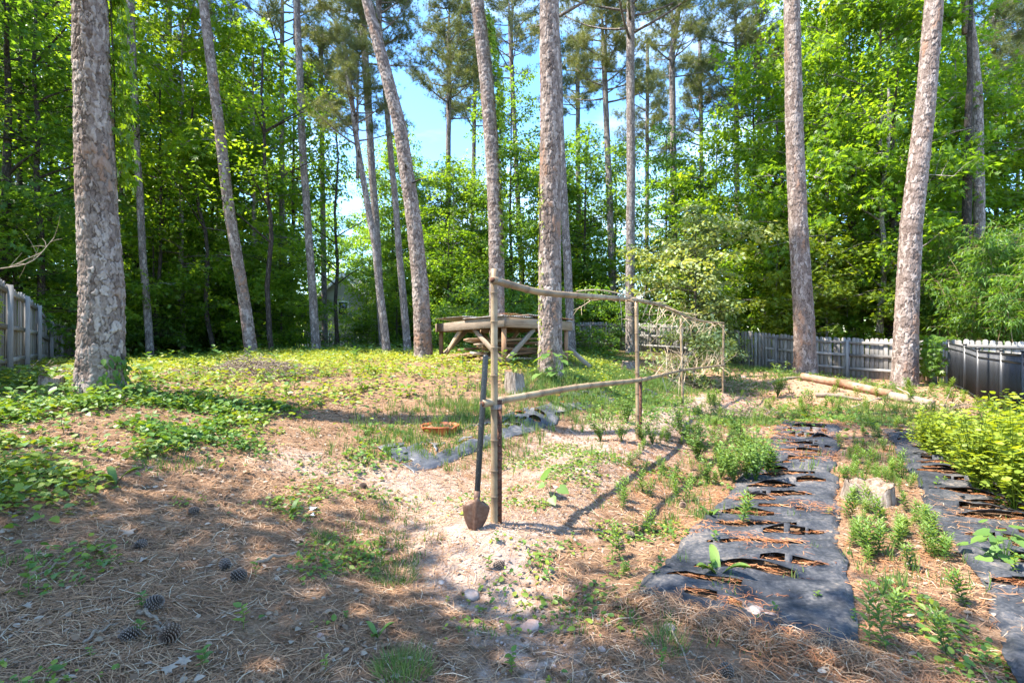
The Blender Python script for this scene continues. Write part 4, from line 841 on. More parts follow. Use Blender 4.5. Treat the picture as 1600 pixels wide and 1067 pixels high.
V, F = tube([a + dd * .07 + xdir * 0, a + dd * .0, a - dd * .05], [.026, .024, .018], 12); put('collar', mesh('collar', V, F, M['shovel'], True), r)

# ------------------------------------------------------------------ fabric strips
def strip(Lp, Rp, label, mat, seed, nu_per=.02, nv=52, slit=.27, slits=True, amp=.065, name='landscape_fabric', ragged=0):
    Ll = np.concatenate([[0], np.cumsum(np.hypot(*np.diff((Lp + Rp) / 2, axis=0).T))]); T_ = Ll[-1]; nu = int(T_ / nu_per); s = np.linspace(0, T_, nu); g = np.random.default_rng(seed)
    def sm(Q):
        a = np.stack([np.interp(s, Ll, Q[:, 0]), np.interp(s, Ll, Q[:, 1])], -1); k = 61; ker = np.ones(k) / k
        for c in (0, 1):
            d = a[:, c]; pad = np.concatenate([2 * d[0] - d[k // 2:0:-1], d, 2 * d[-1] - d[-2:-k // 2 - 1:-1]]); a[:, c] = np.convolve(pad, ker, 'valid')[:len(d)]
        return a
    a, b = sm(Lp), sm(Rp); v = np.linspace(0, 1, nv)[None, :]; wob = (.075 * fbm(s * 2.6, s * 0 + seed, 3, 1))[:, None] * (1 - v) + (.075 * fbm(s * 2.9, s * 0 + seed + 4, 3, 2))[:, None] * v
    X = a[:, :1] + (b[:, :1] - a[:, :1]) * v + wob; Y = a[:, 1:] + (b[:, 1:] - a[:, 1:]) * v
    S = np.broadcast_to(s[:, None], X.shape); Vv = np.broadcast_to(v, X.shape)
    # per-slit lines that wander, each a lens of bare ground
    ns = int(T_ / slit); pos = (np.arange(ns) + .6 + g.normal(size=ns) * .22) * slit; hole = np.zeros(X.shape, bool); Z = H(X, Y) + .016
    Z += amp * .5 * (.5 + fbm(S * 3, Vv * 2.5, 3, seed % 5)) 
    prev = np.full(X.shape, 9.)
    for i, p0 in enumerate(pos):
        line = p0 + .07 * vnoise(Vv * 2.2, Vv * 0 + i * 3.7, 2) + .02 * vnoise(Vv * 7, Vv * 0 + i * 3.7, 3); q0, q1 = [(.05 + .15 * g.random(), .90 - .15 * g.random()), (.05 + .1 * g.random(), .45 + .2 * g.random()), (.35 + .2 * g.random(), .94 - .08 * g.random())][[0, 0, 1, 2][int(g.random() * 4)]]; t = np.clip((Vv - q0) / (q1 - q0), 0, 1); wdt = (.005 + .011 * g.random()) * np.sin(np.pi * t) ** .7 * (.6 + .7 * np.abs(vnoise(Vv * 9, Vv * 0 + i, 4)))
        dlt = S - line
        if slits: hole |= (np.abs(dlt) < wdt) & (t > 0) & (t < 1)
        Z += amp * (.5 + .8 * g.random()) * np.exp(-np.maximum(dlt, 0) / .085) * (dlt > -wdt * .5) * np.sin(np.pi * np.clip(t, .03, .97)) * (.5 + .5 * vnoise(Vv * 3, Vv * 0 + i, 5) + .3)
        Z -= .010 * np.exp(-(dlt / .03) ** 2) * (dlt < 0)
    Z += .018 * fbm(S * 7, Vv * 4, 3, 4) * (np.minimum(Vv, 1 - Vv) > .04)
    if ragged: hole |= (fbm(S * 1.3, Vv * 2.2, 4, 6) > ragged + .30 * (Vv > .66))
    Z -= .022 * (np.minimum(Vv, 1 - Vv) < .03)
    ii = (np.arange(nu - 1)[:, None] * nv + np.arange(nv - 1)[None]).reshape(-1); hk = hole.reshape(-1); F = np.stack([ii, ii + nv, ii + nv + 1, ii + 1], -1); F = F[~hk[F].any(axis=1)]
    cen = np.array([X.mean(), Y.min(), 0]); 
    o = put(name, mesh(name, np.stack([X, Y, Z], -1).reshape(-1, 3) - cen, F[:, ::-1], M[mat], True), None, cen); tag(o, label, 'fabric strip'); md = o.modifiers.new('t', 'SOLIDIFY'); md.thickness = .004; md.offset = -1
    hp = np.stack([X[hole], Y[hole], H(X[hole], Y[hole])], -1); return hp
hp1 = strip(S1L, S1R, 'wide black weed-barrier strip with ragged cross slits running from the foreground to the log', 'fabric', 1)
hp2 = strip(S2L, S2R, 'narrower black weed-barrier strip at the right edge beside the lime plants', 'fabric', 2, nv=40)
hp3 = strip(S3L, S3R, 'faded grey weed-barrier strip in the grass left of the trellis', 'fabric_faded', 3, nv=44, amp=.06, slit=.42, ragged=.02)

# ------------------------------------------------------------------ stumps, log, pot, rocks, sticks, cones
m = NM('stump_side'); n1 = m.noise(14, 7, m.coord((2.2, 2.2, .35)), .7); n2 = m.noise(4, 4, m.coord()); c = m.ramp(m.math('ADD', m.math('MULTIPLY', n1, .7), m.math('MULTIPLY', n2, .3)), [(.36, (.07, .05, .038)), (.5, (.24, .19, .15)), (.66, (.42, .36, .31))]); M['stump'] = m.done(m.pbr(c, .9, m.bump(n1, .9, .03)))
m = NM('rotten_wood'); n1 = m.noise(16, 7, m.coord(), .75); c = m.ramp(n1, [(.36, (.09, .05, .03)), (.5, (.27, .19, .13)), (.66, (.46, .38, .30))]); M['stump_top'] = m.done(m.pbr(c, .9, m.bump(n1, 1.0, .04)))
def stump(x, y, rad, ht, label, seed, lean=0.0, mat='cut_wood', broken=.35):
    gz = h1(x, y); r = empty('tree_stump', (x, y, gz), label, 'stump'); g = np.random.default_rng(seed); n = 72; nz_ = 22; th = np.linspace(0, 2 * np.pi, n, endpoint=False); t = np.linspace(0, 1, nz_)[:, None]
    rr = rad * (1.12 - .2 * t + .25 * np.exp(-t * 8)) * (1 + .16 * fbm(th * 1.7 + seed, th * 0, 3, 1)[None] + .05 * fbm(th * 9 + 0 * t, t * 2 + 0 * th, 3, 2))
    tz = ht * (1 - broken * (.5 + .5 * fbm(th * 1.2 + seed, th * 0, 3, 3)) - .10 * np.abs(fbm(th * 7, th * 0, 2, 4)))[None]
    V = np.stack([rr * np.cos(th) + lean * t, rr * np.sin(th) + 0 * t, -.08 + (tz + .08) * t], -1); i = np.arange(nz_ - 1)[:, None] * n; j = np.arange(n)[None]; k = (j + 1) % n; F = np.stack([i + j, i + k, i + n + k, i + n + j], -1).reshape(-1, 4)
    put('bark', mesh('bark', V.reshape(-1, 3), F, M['stump'], True), r)
    q = np.linspace(1, 0, 8)[:, None]; last = V[-1]; cz = last[:, 2].mean(); T_ = np.stack([last[:, 0] * q * .97 + 0, last[:, 1] * q * .97, last[:, 2] * q + cz * (1 - q) - .03 * (1 - q) + .03 * fbm(last[:, 0] * 20 * q, last[:, 1] * 20 * q, 3, 5)], -1)
    i = np.arange(7)[:, None] * n; F = np.stack([i + j, i + k, i + n + k, i + n + j], -1).reshape(-1, 4); put('broken_top', mesh('broken_top', T_.reshape(-1, 3), F, M['stump_top'], True), r); return r
stump(.03, 8.45, .165, .34, 'pale broken stump in front of the platform with a sapling on it', 1, 0)
stump(3.42, 4.95, .215, .20, 'low crumbling stump between the two black strips', 3, .03, broken=.55)
stump(-5.7, 6.35, .13, .20, 'small grey stump among leaves left of the thickest trunk', 5)
stump(6.15, 17.8, .22, .28, 'small dark stump in the grass right of the platform', 7) if False else stump(3.6, 15.8, .20, .26, 'small round stump in the grass right of the platform', 7)
def log_obj(name, pts, rad, label, mat='log', cat='log', seg=16, bumpy=.012):
    pts = np.asarray(pts, float); o0 = pts[0].copy(); s = np.linspace(0, len(pts) - 1, 40); c = np.stack([np.interp(s, np.arange(len(pts)), pts[:, k]) for k in range(3)], -1); c[:, 2] += .02 * fbm(s * 2, s * 0, 2, 1); r_ = np.interp(s, np.arange(len(pts)), rad); V, F = tube(c - o0, r_, seg); V = V + bumpy * fbm(V[:, 0] * 4 + V[:, 2] * 9, V[:, 1] * 4, 3, 2)[:, None] * norm(V - np.repeat(np.vstack([c - o0]), 1, axis=0).mean(0))
    o = put(name, mesh(name, V, F, M[mat], True), None, o0); tag(o, label, cat); return o
def gp(px, py, up=0.0):
    """ground point sighted at a pixel"""
    for d in np.arange(1.5, 40, .02):
        if 1.5 - (py - 535) / 800 * d <= h1((px - 800) / 800 * d, d) + 0: break
    return np.array([(px - 800) / 800 * d, d, h1((px - 800) / 800 * d, d) + up])
log_obj('fallen_log', [P(1253, 590, 15.4), P(1320, 602, 14.4), P(1392, 617, 13.2)], [.115, .12, .10], 'stripped orange-brown log lying in front of the right pines')
log_obj('fallen_log', [P(1392, 621, 12.9), P(1430, 628, 12.4), P(1458, 632, 12.0)], [.12, .12, .08], 'weathered grey butt of timber at the right end of the stripped log', 'cut_wood')
for k, (pa, pb, r_, lb) in enumerate([((1275, 622), (1345, 628), .06, 'pale branch on the ground below the stripped log'), ((1330, 640), (1400, 622), .02, 'long thin stick crossing below the stripped log'), ((1390, 605), (1450, 642), .02, 'straight cane leaning off the right end of the log'), ((1400, 606), (1452, 604), .018, 'thin cane lying behind the right end of the log'), ((1200, 603), (1250, 592), .05, 'rotten branch left of the stripped log'),
    ((400, 884), (497, 866), .011, 'brown fallen branch on the straw at lower left'), ((1040, 985), (1085, 1066), .006, 'thin dark twig lying at the bottom right of centre'), ((1062, 1030), (1130, 1045), .004, 'fine twig beside the reddish stone'), ((215, 965), (258, 985), .009, 'short grey twig beside the brown pine cone'), ((260, 1001), (225, 978), .008, 'forked grey twig near the corner pine cones'), ((130, 1010), (190, 970), .007, 'grey twig at the lower left edge of the straw'), ((60, 905), (150, 860), .006, 'thin grey stick in the straw at left'), ((1470, 650), (1500, 600), .012, 'bare cane standing by the black fence')]):
    a, b = gp(*pa, r_ * .8), gp(*pb, r_ * .8); mid = (a + b) / 2 + np.array([.04, .05, .02 + .0]) * np.linalg.norm(b - a); log_obj('stick' if r_ < .03 else 'branch', [a, (a + mid) / 2 + [0, 0, .01], mid, b], [r_, r_ * .95, r_ * .8, r_ * .5], lb, 'stick' if k > 5 else 'cut_wood', 'stick' if r_ < .03 else 'branch', 8, r_ * .3)
# orange basin
pb = gp(688, 674); pb[2] -= .035; px_, py_, pz_ = pb; r = empty('plant_basin', pb, 'cracked orange plastic basin of soil sunk in the grass', 'basin'); th = np.linspace(0, 2 * np.pi, 40, endpoint=False); pr = [(-.05, .185), (.085, .215), (.088, .228), (.108, .230), (.108, .218), (.06, .205), (.05, .0)]
nick = 1 - .35 * np.exp(-((np.angle(np.exp(1j * (th - 3.6)))) / .18) ** 2) - .25 * np.exp(-((np.angle(np.exp(1j * (th - 5.5)))) / .12) ** 2)
V = np.array([[rr * math.cos(t) * 1.08, rr * math.sin(t), z * (n if z > .08 else 1)] for z, rr in pr[:6] for t, n in zip(th, nick)]); i = np.arange(5)[:, None] * 40; j = np.arange(40)[None]; k = (j + 1) % 40
put('basin_wall', mesh('basin_wall', V, np.stack([i + j, i + k, i + 40 + k, i + 40 + j], -1).reshape(-1, 4), M['pot'], True), r)
V = [[0, 0, .05]] + [[.208 * math.cos(t) * q * 1.08, .208 * math.sin(t) * q, .055 + .012 * random.random()] for q in (.5, 1) for t in th]; F3 = np.array([[0, 1 + a, 1 + (a + 1) % 40] for a in range(40)]); F4 = np.array([[1 + a, 41 + a, 41 + (a + 1) % 40, 1 + (a + 1) % 40] for a in range(40)]); put('soil', mesh('soil', V, [F3, F4], M['soil'], True), r)
for k, (px, py, s) in enumerate([(868, 621, .16), (880, 632, .13), (812, 648, .20), (855, 640, .08)]):
    p = gp(px, py, .02); q = [(0, -.5), (.5, -.3), (.42, .3), (.05, .5), (-.5, .32), (-.4, -.25)]; V = np.array([[a * s, b * s * .7, .03 * a * a + z] for z in (0, .004) for a, b in q]); F4 = np.array([[i, (i + 1) % 6, (i + 1) % 6 + 6, i + 6] for i in range(6)])
    tag(put('plastic_shard', mesh('plastic_shard', V, [F4, np.array([[5, 4, 3, 2, 1, 0], [6, 7, 8, 9, 10, 11]])], M['pot']), None, p, (.25, .1 * k, k)), ['broken orange shard beneath the broad-leaved plant', 'second orange shard under the broad-leaved plant, lower one', 'flat orange shard in the grass just right of the near post', 'smallest orange chip beside the broad-leaved plant'][k], 'plastic shard')
# rocks
def rock(p, s, label, seed, flat=.55):
    bm = __import__('bmesh').new(); import bmesh as B_; B_.ops.create_icosphere(bm, subdivisions=3, radius=s)
    for v in bm.verts:
        n = float(fbm(np.array([v.co.x / s * 1.1 + seed]), np.array([v.co.y / s * 1.1 + v.co.z / s]), 3, seed)[0]); v.co *= 1 + .35 * n; v.co.z *= flat
    me = bpy.data.meshes.new('stone'); bm.to_mesh(me); bm.free(); me.materials.append(M['rock']); me.polygons.foreach_set('use_smooth', np.ones(len(me.polygons), bool)); tag(put('stone', me, None, p, (0, 0, seed)), label, 'stone')
for k, (px, py, s, lb) in enumerate([(828, 985, .055, 'reddish flat stone in the sandy path at bottom centre'), (1045, 985, .03, 'tan stone right of the reddish one'), (1180, 962, .055, 'flat grey stone against the front edge of the black strip'), (1205, 972, .05, 'brown stone touching the front edge of the black strip'), (735, 935, .05, 'half buried grey stone in the path'), (690, 915, .025, 'small white pebble in the path'), (500, 995, .018, 'small black pebble in the straw'), (940, 1017, .02, 'small tan pebble at bottom centre right'), (597, 860, .02, 'pale pebble on the sandy path'), (745, 995, .012, 'tiny white pebble on the path'), (780, 870, .018, 'pebble at the foot of the near post'), (1160, 592, .10, 'boulder under the fence by the corner shrub'), (920, 740, .03, 'clod-like stone on the ridge')]):
    rock(gp(px, py, s * .12), s, lb, k + 1)
# white torn plastic scraps and dead leaves as things
def curl_leaf(p, s, label, mat, seed, name='dead_leaf', cat='dead leaf'):
    g = np.random.default_rng(seed); n = 9; th = np.linspace(0, 2 * np.pi, n * 2, endpoint=False); rr = s * (np.where(np.arange(n * 2) % 2 == 0, 1, .55) * (.7 + .5 * g.random(n * 2))); V = [[0, 0, s * .12]] + [[r_ * math.cos(t) * .7, r_ * math.sin(t), .25 * s * math.cos(2 * t + seed) * r_ / s + .03 * s] for r_, t in zip(rr, th)]; F = np.array([[0, 1 + i, 1 + (i + 1) % (2 * n)] for i in range(2 * n)])
    b = Bag(); b.add(np.array(V) * [1, .6, 1], F, .75); tag(put(name, b.mesh(name, mat), None, p, (.1, .1, seed * 1.3)), label, cat)
for k, (px, py, s, lb) in enumerate([(200, 838, .085, 'large pale dead leaf curled on the straw at left'), (157, 867, .075, 'pale torn leaf just below the large curled one'), (225, 882, .06, 'pale dead leaf right of the torn one'), (290, 1040, .065, 'big brown leaf at the bottom edge'), (262, 1055, .055, 'brown leaf beside the corner, bottom edge'), (40, 955, .05, 'dead leaf at the left edge of the straw'), (560, 930, .05, 'pale narrow leaf scrap in the straw at centre'), (340, 800, .05, 'dead leaf by the ivy boundary'), (312, 735, .06, 'grey dead leaf among the ivy'), (470, 850, .05, 'bleached leaf by the fallen branch'), (385, 742, .07, 'pale curled leaf at the sunny edge of the ivy')]):
    curl_leaf(gp(px, py, .015), s, lb, M['dead_leaf'], k + 1)
m = NM('white_scrap'); M['white'] = m.done(m.pbr((.72, .72, .75), .5))
curl_leaf(gp(490, 800, .02), .06, 'crumpled white plastic scrap on the straw', M['white'], 31, 'plastic_scrap', 'litter'); curl_leaf(gp(487, 811, .02), .04, 'smaller white scrap just below the crumpled one', M['white'], 37, 'plastic_scrap', 'litter'); curl_leaf(gp(868, 768, .03), .035, 'white scrap beside the heart-leaved seedling', M['white'], 39, 'plastic_scrap', 'litter')
# pine cones
def cone_mesh(mat, seed):
    g = np.random.default_rng(seed); b = Bag(); Lc = .095; V, F = tube([[0, 0, 0], [0, 0, Lc * .4], [0, 0, Lc * .9]], [.014, .018, .006], 8); b.add(V, F, .1); n = 110
    T_ = np.array([[-.16, 0, 0], [.16, 0, 0], [.30, .75, .03], [0, 1.02, .16], [-.30, .75, .03], [0, .85, -.12]]); TF = [np.array([[0, 1, 2], [0, 2, 4], [4, 2, 3], [0, 4, 5], [1, 5, 2], [5, 3, 2], [5, 4, 3]])]; tn = np.array([.1, .1, .7, 1.0, .7, .3])
    i = np.arange(n); a = i * 2.39996; z = Lc * (.02 + .93 * i / n); t = i / n; out = .036 * np.sin(np.pi * np.clip(t * .80 + .18, 0, 1)) ** .8; D = np.stack([np.cos(a), np.sin(a), -.35 + 1.2 * t], -1); S = out * 1.0 + .004
    Pn = np.stack([np.cos(a) * .008, np.sin(a) * .008, z], -1); V, F = scatter(T_, TF, Pn, frames(D, np.tile([0, 0, 1.], (n, 1))), np.stack([S * .75, S, S], -1)); b.add(V, F, np.tile(tn, n)); return b.mesh('pine_cone', M[mat])
CM = [cone_mesh('cone', 1), cone_mesh('cone_grey', 2)]
for k, (px, py, m_, s, lb) in enumerate([(273, 993, 0, 1.15, 'brown open pine cone at the lower left, largest of all'), (362, 908, 1, 1.0, 'grey pine cone, lower one of a touching pair on the straw'), (352, 893, 1, .9, 'grey pine cone, upper one of a touching pair on the straw'), (215, 996, 1, .95, 'grey cone half hidden left of the big brown one'), (232, 955, 1, 1.0, 'grey cone above the big brown one'), (215, 862, 1, .85, 'grey pine cone beside the large pale leaf'), (310, 806, 1, .8, 'dark cone near the ivy boundary'), (565, 763, 0, .9, 'cone lying on the sunny sand left of the shovel'), (966, 862, 0, 1.0, 'dark pine cone left of the black strip'), (787, 889, 1, .9, 'pine cone in front of the near trellis post'), (1065, 795, 0, .85, 'cone beside the weeds at the edge of the strip'), (1195, 876, 0, 1.0, 'brown cone lying on the wide black strip'), (990, 845, 1, .8, 'grey cone in a weed left of the black strip'), (1135, 1050, 1, .9, 'grey cone at the bottom right of centre'), (633, 690, 0, .9, 'cone in the shade below the orange basin'), (905, 725, 0, .7, 'small cone on the ridge right of the near post')]):
    p = gp(px, py, .018); o = put('pine_cone', CM[m_], None, p, (R(80 + 15 * math.sin(k * 3)), R(20 * math.sin(k * 5)), k * 1.9), (s * .86,) * 3); tag(o, lb, 'pine cone')

# ------------------------------------------------------------------ loose ground cover: straw, leaves, grass
g = np.random.default_rng(101)
def spread(n, x0, x1, y0, y1, dens, ypow=1.0):
    out = []; tot = 0
    while tot < n:
        m_ = n * 2; y = y0 + (y1 - y0) * g.random(m_) ** ypow; x = g.uniform(x0, x1, m_); k = g.random(m_) < dens(x, y); x, y = x[k], y[k]; out.append(np.stack([x, y], -1)); tot += len(x)
        if len(out) > 40: break
    q = np.concatenate(out)[:n]; return q[:, 0], q[:, 1]
def slope_n(x, y): e = .05; return np.stack([-(H(x + e, y, False) - H(x - e, y, False)) / (2 * e), -(H(x, y + e, False) - H(x, y - e, False)) / (2 * e), np.ones_like(x)], -1)
instrip = lambda x, y: in_strip(x, y, S1L, S1R) | in_strip(x, y, S2L, S2R)
def straw(name, n, x0, x1, y0, y1, dens, mat, label, ypow=1.3, Lm=.14, wm=.0022, lift=.006):
    x, y = spread(n, x0, x1, y0, y1, dens, ypow); n = len(x); z = H(x, y) + lift * (.3 + 1.5 * g.random(n)); a = g.random(n) * 6.283; D = np.stack([np.cos(a), np.sin(a), g.normal(size=n) * .10], -1); N = slope_n(x, y); D = D - N * (D * N).sum(-1, keepdims=True) * .9 / (N * N).sum(-1, keepdims=True)
    T_ = np.array([[-.5, -.5, 0], [.5, -.5, 0], [.5 + 0, 0, .05], [-.5, 0, .05], [.35, .5, -.01], [-.35, .5, -.01]]); T_[2:4, 0] += 3.0; TF = np.array([[0, 1, 2, 3], [3, 2, 4, 5]])
    L = Lm * (.45 + .8 * g.random(n)); W = wm * (.7 + .6 * g.random(n)) * (1 + y * .10); V, F = scatter(T_, TF, np.stack([x, y, z], -1), frames(D, N + g.normal(size=(n, 3)) * .3), np.stack([W, L, L], -1)); b = Bag(); b.add(V, F, np.repeat(np.clip(g.normal(size=n) * .25 + .5, 0, 1), 6))
    tag(put(name, b.mesh(name, M[mat])), label, 'pine straw', kind='stuff')
pathf = lambda x, y: np.exp(-(poly_dist(x, y, np.array([[.25, 1.2], [.15, 2.6], [-.3, 3.6], [-.75, 4.7], [-1.3, 5.2]])) / .42) ** 2)
straw('pine_straw', 62000, -5, 3.5, 1.2, 8, lambda x, y: (1 - .62 * pathf(x, y)) * np.clip(.75 + .9 * fbm(x * 1.5, y * 1.5, 3, 3), .08, 1) * (1 - .80 * instrip(x, y)) * (1 - .5 * cover_mask(x, y)) * (1 - .6 * sstep(y, 4.4, 6)) * np.where(x > .6, .55, 1), 'straw', 'loose tan pine needles strewn over the near ground', 1.5)
straw('pine_straw', 16000, 1.2, 9, 2, 14, lambda x, y: (.15 + .85 * sstep(fbm(x * 1.2, y * 1.2, 3, 6), -.1, .4)) * (1 - .62 * instrip(x, y)), 'rust_straw', 'rust-coloured pine needles around the black strips', 1.3)
# straw caught in the slits
straw('pine_straw', 2600, .5, 6, 2.2, 9.5, lambda x, y: in_strip(x, y, S1L, S1R, .05) * sstep(fbm(x * 2.2, y * 2.2, 3, 2), -.05, .4), 'rust_straw', 'pine needles scattered on the wide black strip', 1.2, .10, .0026, .035)
straw('pine_straw', 1300, 2, 7, 2, 8.6, lambda x, y: in_strip(x, y, S2L, S2R, .05) * sstep(fbm(x * 2.2, y * 2.2, 3, 2), -.05, .4), 'straw', 'pine needles scattered on the right-hand black strip', 1.2, .10, .0026, .035)
straw('pine_straw', 2600, .2, 2.2, 2.0, 3.3, lambda x, y: np.exp(-(seg_dist(x, y, np.array([.68, 2.95]), np.array([1.62, 2.36])) / .10) ** 2), 'straw', 'matted needles over the front edge of the wide black strip', 1.0, .11, .0024, .03)
hp = np.concatenate([hp1, hp1, hp2, hp2]); n = min(3200, len(hp) * 3); k = g.integers(0, len(hp), n); p = hp[k] + g.normal(size=(n, 3)) * [.03, .018, .0]; p[:, 2] = H(p[:, 0], p[:, 1]) + .030 + .012 * g.random(n)
a = g.normal(size=n) * .5 - .5; V, F = scatter(np.array([[-.5, -.5, 0], [.5, -.5, 0], [.4, .5, 0], [-.4, .5, 0]]), np.array([[0, 1, 2, 3]]), p, frames(np.stack([np.cos(a), np.sin(a), g.normal(size=n) * .08], -1), np.tile([0, 0, 1.], (n, 1)) + g.normal(size=(n, 3)) * .3), np.stack([np.full(n, .0035), .07 * (.4 + g.random(n)), np.ones(n)], -1)); b = Bag(); b.add(V, F, np.repeat(g.random(n), 4)); tag(put('pine_straw', b.mesh('pine_straw', M['rust_straw'])), 'orange pine needles caught in the slits of the black strips', 'pine straw', kind='stuff')
# leaf litter
def litter(n, x0, x1, y0, y1, dens, label, size=.035, ypow=1.3):
    x, y = spread(n, x0, x1, y0, y1, dens, ypow); n = len(x); z = H(x, y) + .010; a = g.random(n) * 6.283; b = Bag(); N = slope_n(x, y) + g.normal(size=(n, 3)) * .35
    leaves(b, 'ovate', np.stack([x, y, z], -1), np.stack([np.cos(a), np.sin(a), g.normal(size=n) * .2], -1), N, size * (.5 + .9 * g.random(n)), g.random(n)); tag(put('leaf_litter', b.mesh('leaf_litter', M['dead_leaf'])), label, 'leaf litter', kind='stuff')
litter(15000, -6, 5, 1.2, 8, lambda x, y: np.clip(.6 + fbm(x * 1.3, y * 1.3, 3, 4), .1, 1) * (1 - .6 * pathf(x, y)) * (1 - .75 * instrip(x, y)), 'brown and grey leaf scraps over the near ground')
litter(9000, -9, 12, 7, 22, lambda x, y: np.clip(.5 + fbm(x * .7, y * .7, 3, 4), .1, 1), 'brown leaf scraps over the far ground', .07, 1.0)
# clods and grit on the ridge and path
n = 9000; x, y = spread(n, -4, 6, 1.3, 11, lambda x, y: np.clip(pathf(x, y) * .6 + np.exp(-(poly_dist(x, y, TR) / .6) ** 2), 0, 1), 1.3); OCT = np.array([[1, 0, 0], [-.8, .2, 0], [.1, 1, 0], [0, -.9, .1], [0, .1, .7], [0, 0, -.6]]); OF = np.array([[0, 2, 4], [2, 1, 4], [1, 3, 4], [3, 0, 4], [2, 0, 5], [1, 2, 5], [3, 1, 5], [0, 3, 5]])
V, F = scatter(OCT, OF, np.stack([x, y, H(x, y) + .002], -1), frames(g.normal(size=(n, 3)), g.normal(size=(n, 3))), .004 + .012 * g.random(n) ** 3); b = Bag(); b.add(V, F, .5); tag(put('gravel_grit', mesh('gravel_grit', V, F, M['rock'])), 'sandy clods and grit along the path and trellis ridge', 'grit', kind='stuff')
# creeping cover on the left slope
def cover(name, n, x0, x1, y0, y1, dens, kind, mat, L, hgt, label, tint, ypow=1.0, cat='ground cover'):
    x, y = spread(n, x0, x1, y0, y1, dens, ypow); n = len(x); z = H(x, y) + hgt * (.15 + g.random(n) ** 1.5 * (1 + fbm(x * 2, y * 2, 2, 3))); a = g.random(n) * 6.283; b = Bag()
    leaves(b, kind, np.stack([x, y, z], -1), np.stack([np.cos(a), np.sin(a), g.normal(size=n) * .25 - .1], -1), np.array([0, 0, 1.]) + g.normal(size=(n, 3)) * .42, L * (.35 + 1.05 * g.random(n)), np.clip(tint(x, y) + g.normal(size=n) * .16, 0, 1)); o = put(name, b.mesh(name, M[mat])); tag(o, label, cat, kind='stuff'); return o
patch = lambda x, y, f=1.1, s=3, lo=-.25, hi=.25: sstep(fbm(x * f, y * f, 4, s), lo, hi)
yel = lambda x, y: .50 + .28 * sstep(y, 6, 9) + .22 * fbm(x * .8, y * .8, 3, 6)
cover('ground_cover', 66000, -13, 3, 6, 22, lambda x, y: cover_mask(x, y) * (.22 + .78 * patch(x, y, 1.5)), 'ovate', 'cover', .072, .13, 'low yellow-green creeping leaves over the sunny slope', yel, 1.0)
cover('ground_cover', 22000, -8, -.5, 2.2, 7, lambda x, y: cover_mask(x, y) * (.10 + .90 * patch(x, y, 1.9, 3, -.15, .35)), 'heart', 'cover', .046, .09, 'broad dark green creeping leaves in the shade at left', lambda x, y: .48 + .3 * fbm(x, y, 3, 6), .9)
cover('ground_cover', 7500, -5, 2.4, 1.4, 7, lambda x, y: (1 - cover_mask(x, y)) * patch(x, y, 1.7, 5, .02, .4) * (1 - instrip(x, y)) * (1 - .8 * pathf(x, y)), 'ovate', 'cover', .038, .04, 'scattered small green seedlings on the straw', lambda x, y: .40 + 0 * x)
cover('ground_cover', 26000, 1, 16, 8, 23, lambda x, y: (.10 + .9 * patch(x, y, .6, 6, -.1, .3)) * (1 - cover_mask(x, y) * .3), 'ovate', 'cover', .07, .09, 'low green growth toward the right fence', lambda x, y: .48 + .2 * fbm(x, y, 3, 5))
cover('ground_cover', 14000, -14, 4, 17, 30, lambda x, y: .5 + .5 * patch(x, y), 'ovate', 'cover', .12, .25, 'green undergrowth on the crest at the edge of the wood', lambda x, y: .34 + 0 * x)
# grass
def grass(n, x0, x1, y0, y1, dens, hgt, label, tint=.5, ypow=1.0, clump=.03, per=9):
    m_ = n // per; cx, cy_ = spread(m_, x0, x1, y0, y1, dens, ypow); x = np.repeat(cx, per) + g.normal(size=len(cx) * per) * clump; y = np.repeat(cy_, per) + g.normal(size=len(cx) * per) * clump; n = len(x); a = np.arctan2(y - np.repeat(cy_, per), x - np.repeat(cx, per)); D = np.stack([np.cos(a) * .35, np.sin(a) * .35, np.ones(n)], -1) + g.normal(size=(n, 3)) * .2
    T_ = np.array([[-.5, 0, 0], [.5, 0, 0], [.4, .5, .06], [-.4, .5, .06], [0, 1, .30]]); L = hgt * (.5 + .8 * g.random(n)) * np.repeat(.6 + .8 * g.random(len(cx)), per); V, F = scatter(T_, [np.array([[0, 1, 2, 3]]), np.array([[3, 2, 4]])], np.stack([x, y, H(x, y) - .005], -1), frames(D, np.stack([-np.cos(a), -np.sin(a), .3 + 0 * a], -1)), np.stack([.0065 * (.7 + .6 * g.random(n)) * (1 + y * .05), L, L], -1)); b = Bag(); b.add(V, F, np.repeat(np.clip(tint + g.normal(size=n) * .18, 0, 1), 5)); tag(put('grass', b.mesh('grass', M['grass'])), label, 'grass', kind='stuff')
grass(30000, -2.5, 5.5, 5.4, 15, lambda x, y: np.exp(-(seg_dist(x, y, np.array([-.9, 6.4]), np.array([4.2, 14.5])) / .75) ** 2) * (.25 + .75 * patch(x, y, 1.8, 4)), .12, 'green grass growing around the faded strip left of the trellis', .5)
grass(14000, 1, 9, 3, 14, lambda x, y: (.15 + .85 * patch(x, y, 1.2, 7, 0, .4)) * (1 - .9 * instrip(x, y)) * (1 - .8 * np.exp(-(poly_dist(x, y, TR) / .45) ** 2)), .10, 'sparse pale grass between trellis and strips', .62)
grass(2600, -4, 2, 1.3, 6, lambda x, y: patch(x, y, 1.1, 2, .25, .5) * (1 - .5 * instrip(x, y)) * (1 - .9 * pathf(x, y)), .05, 'small grass tufts on the near path and straw', .4)
grass(9000, 2, 14, 9, 20, lambda x, y: patch(x, y, .7, 1, .0, .4), .13, 'dry pale grass below the right fence', .8)
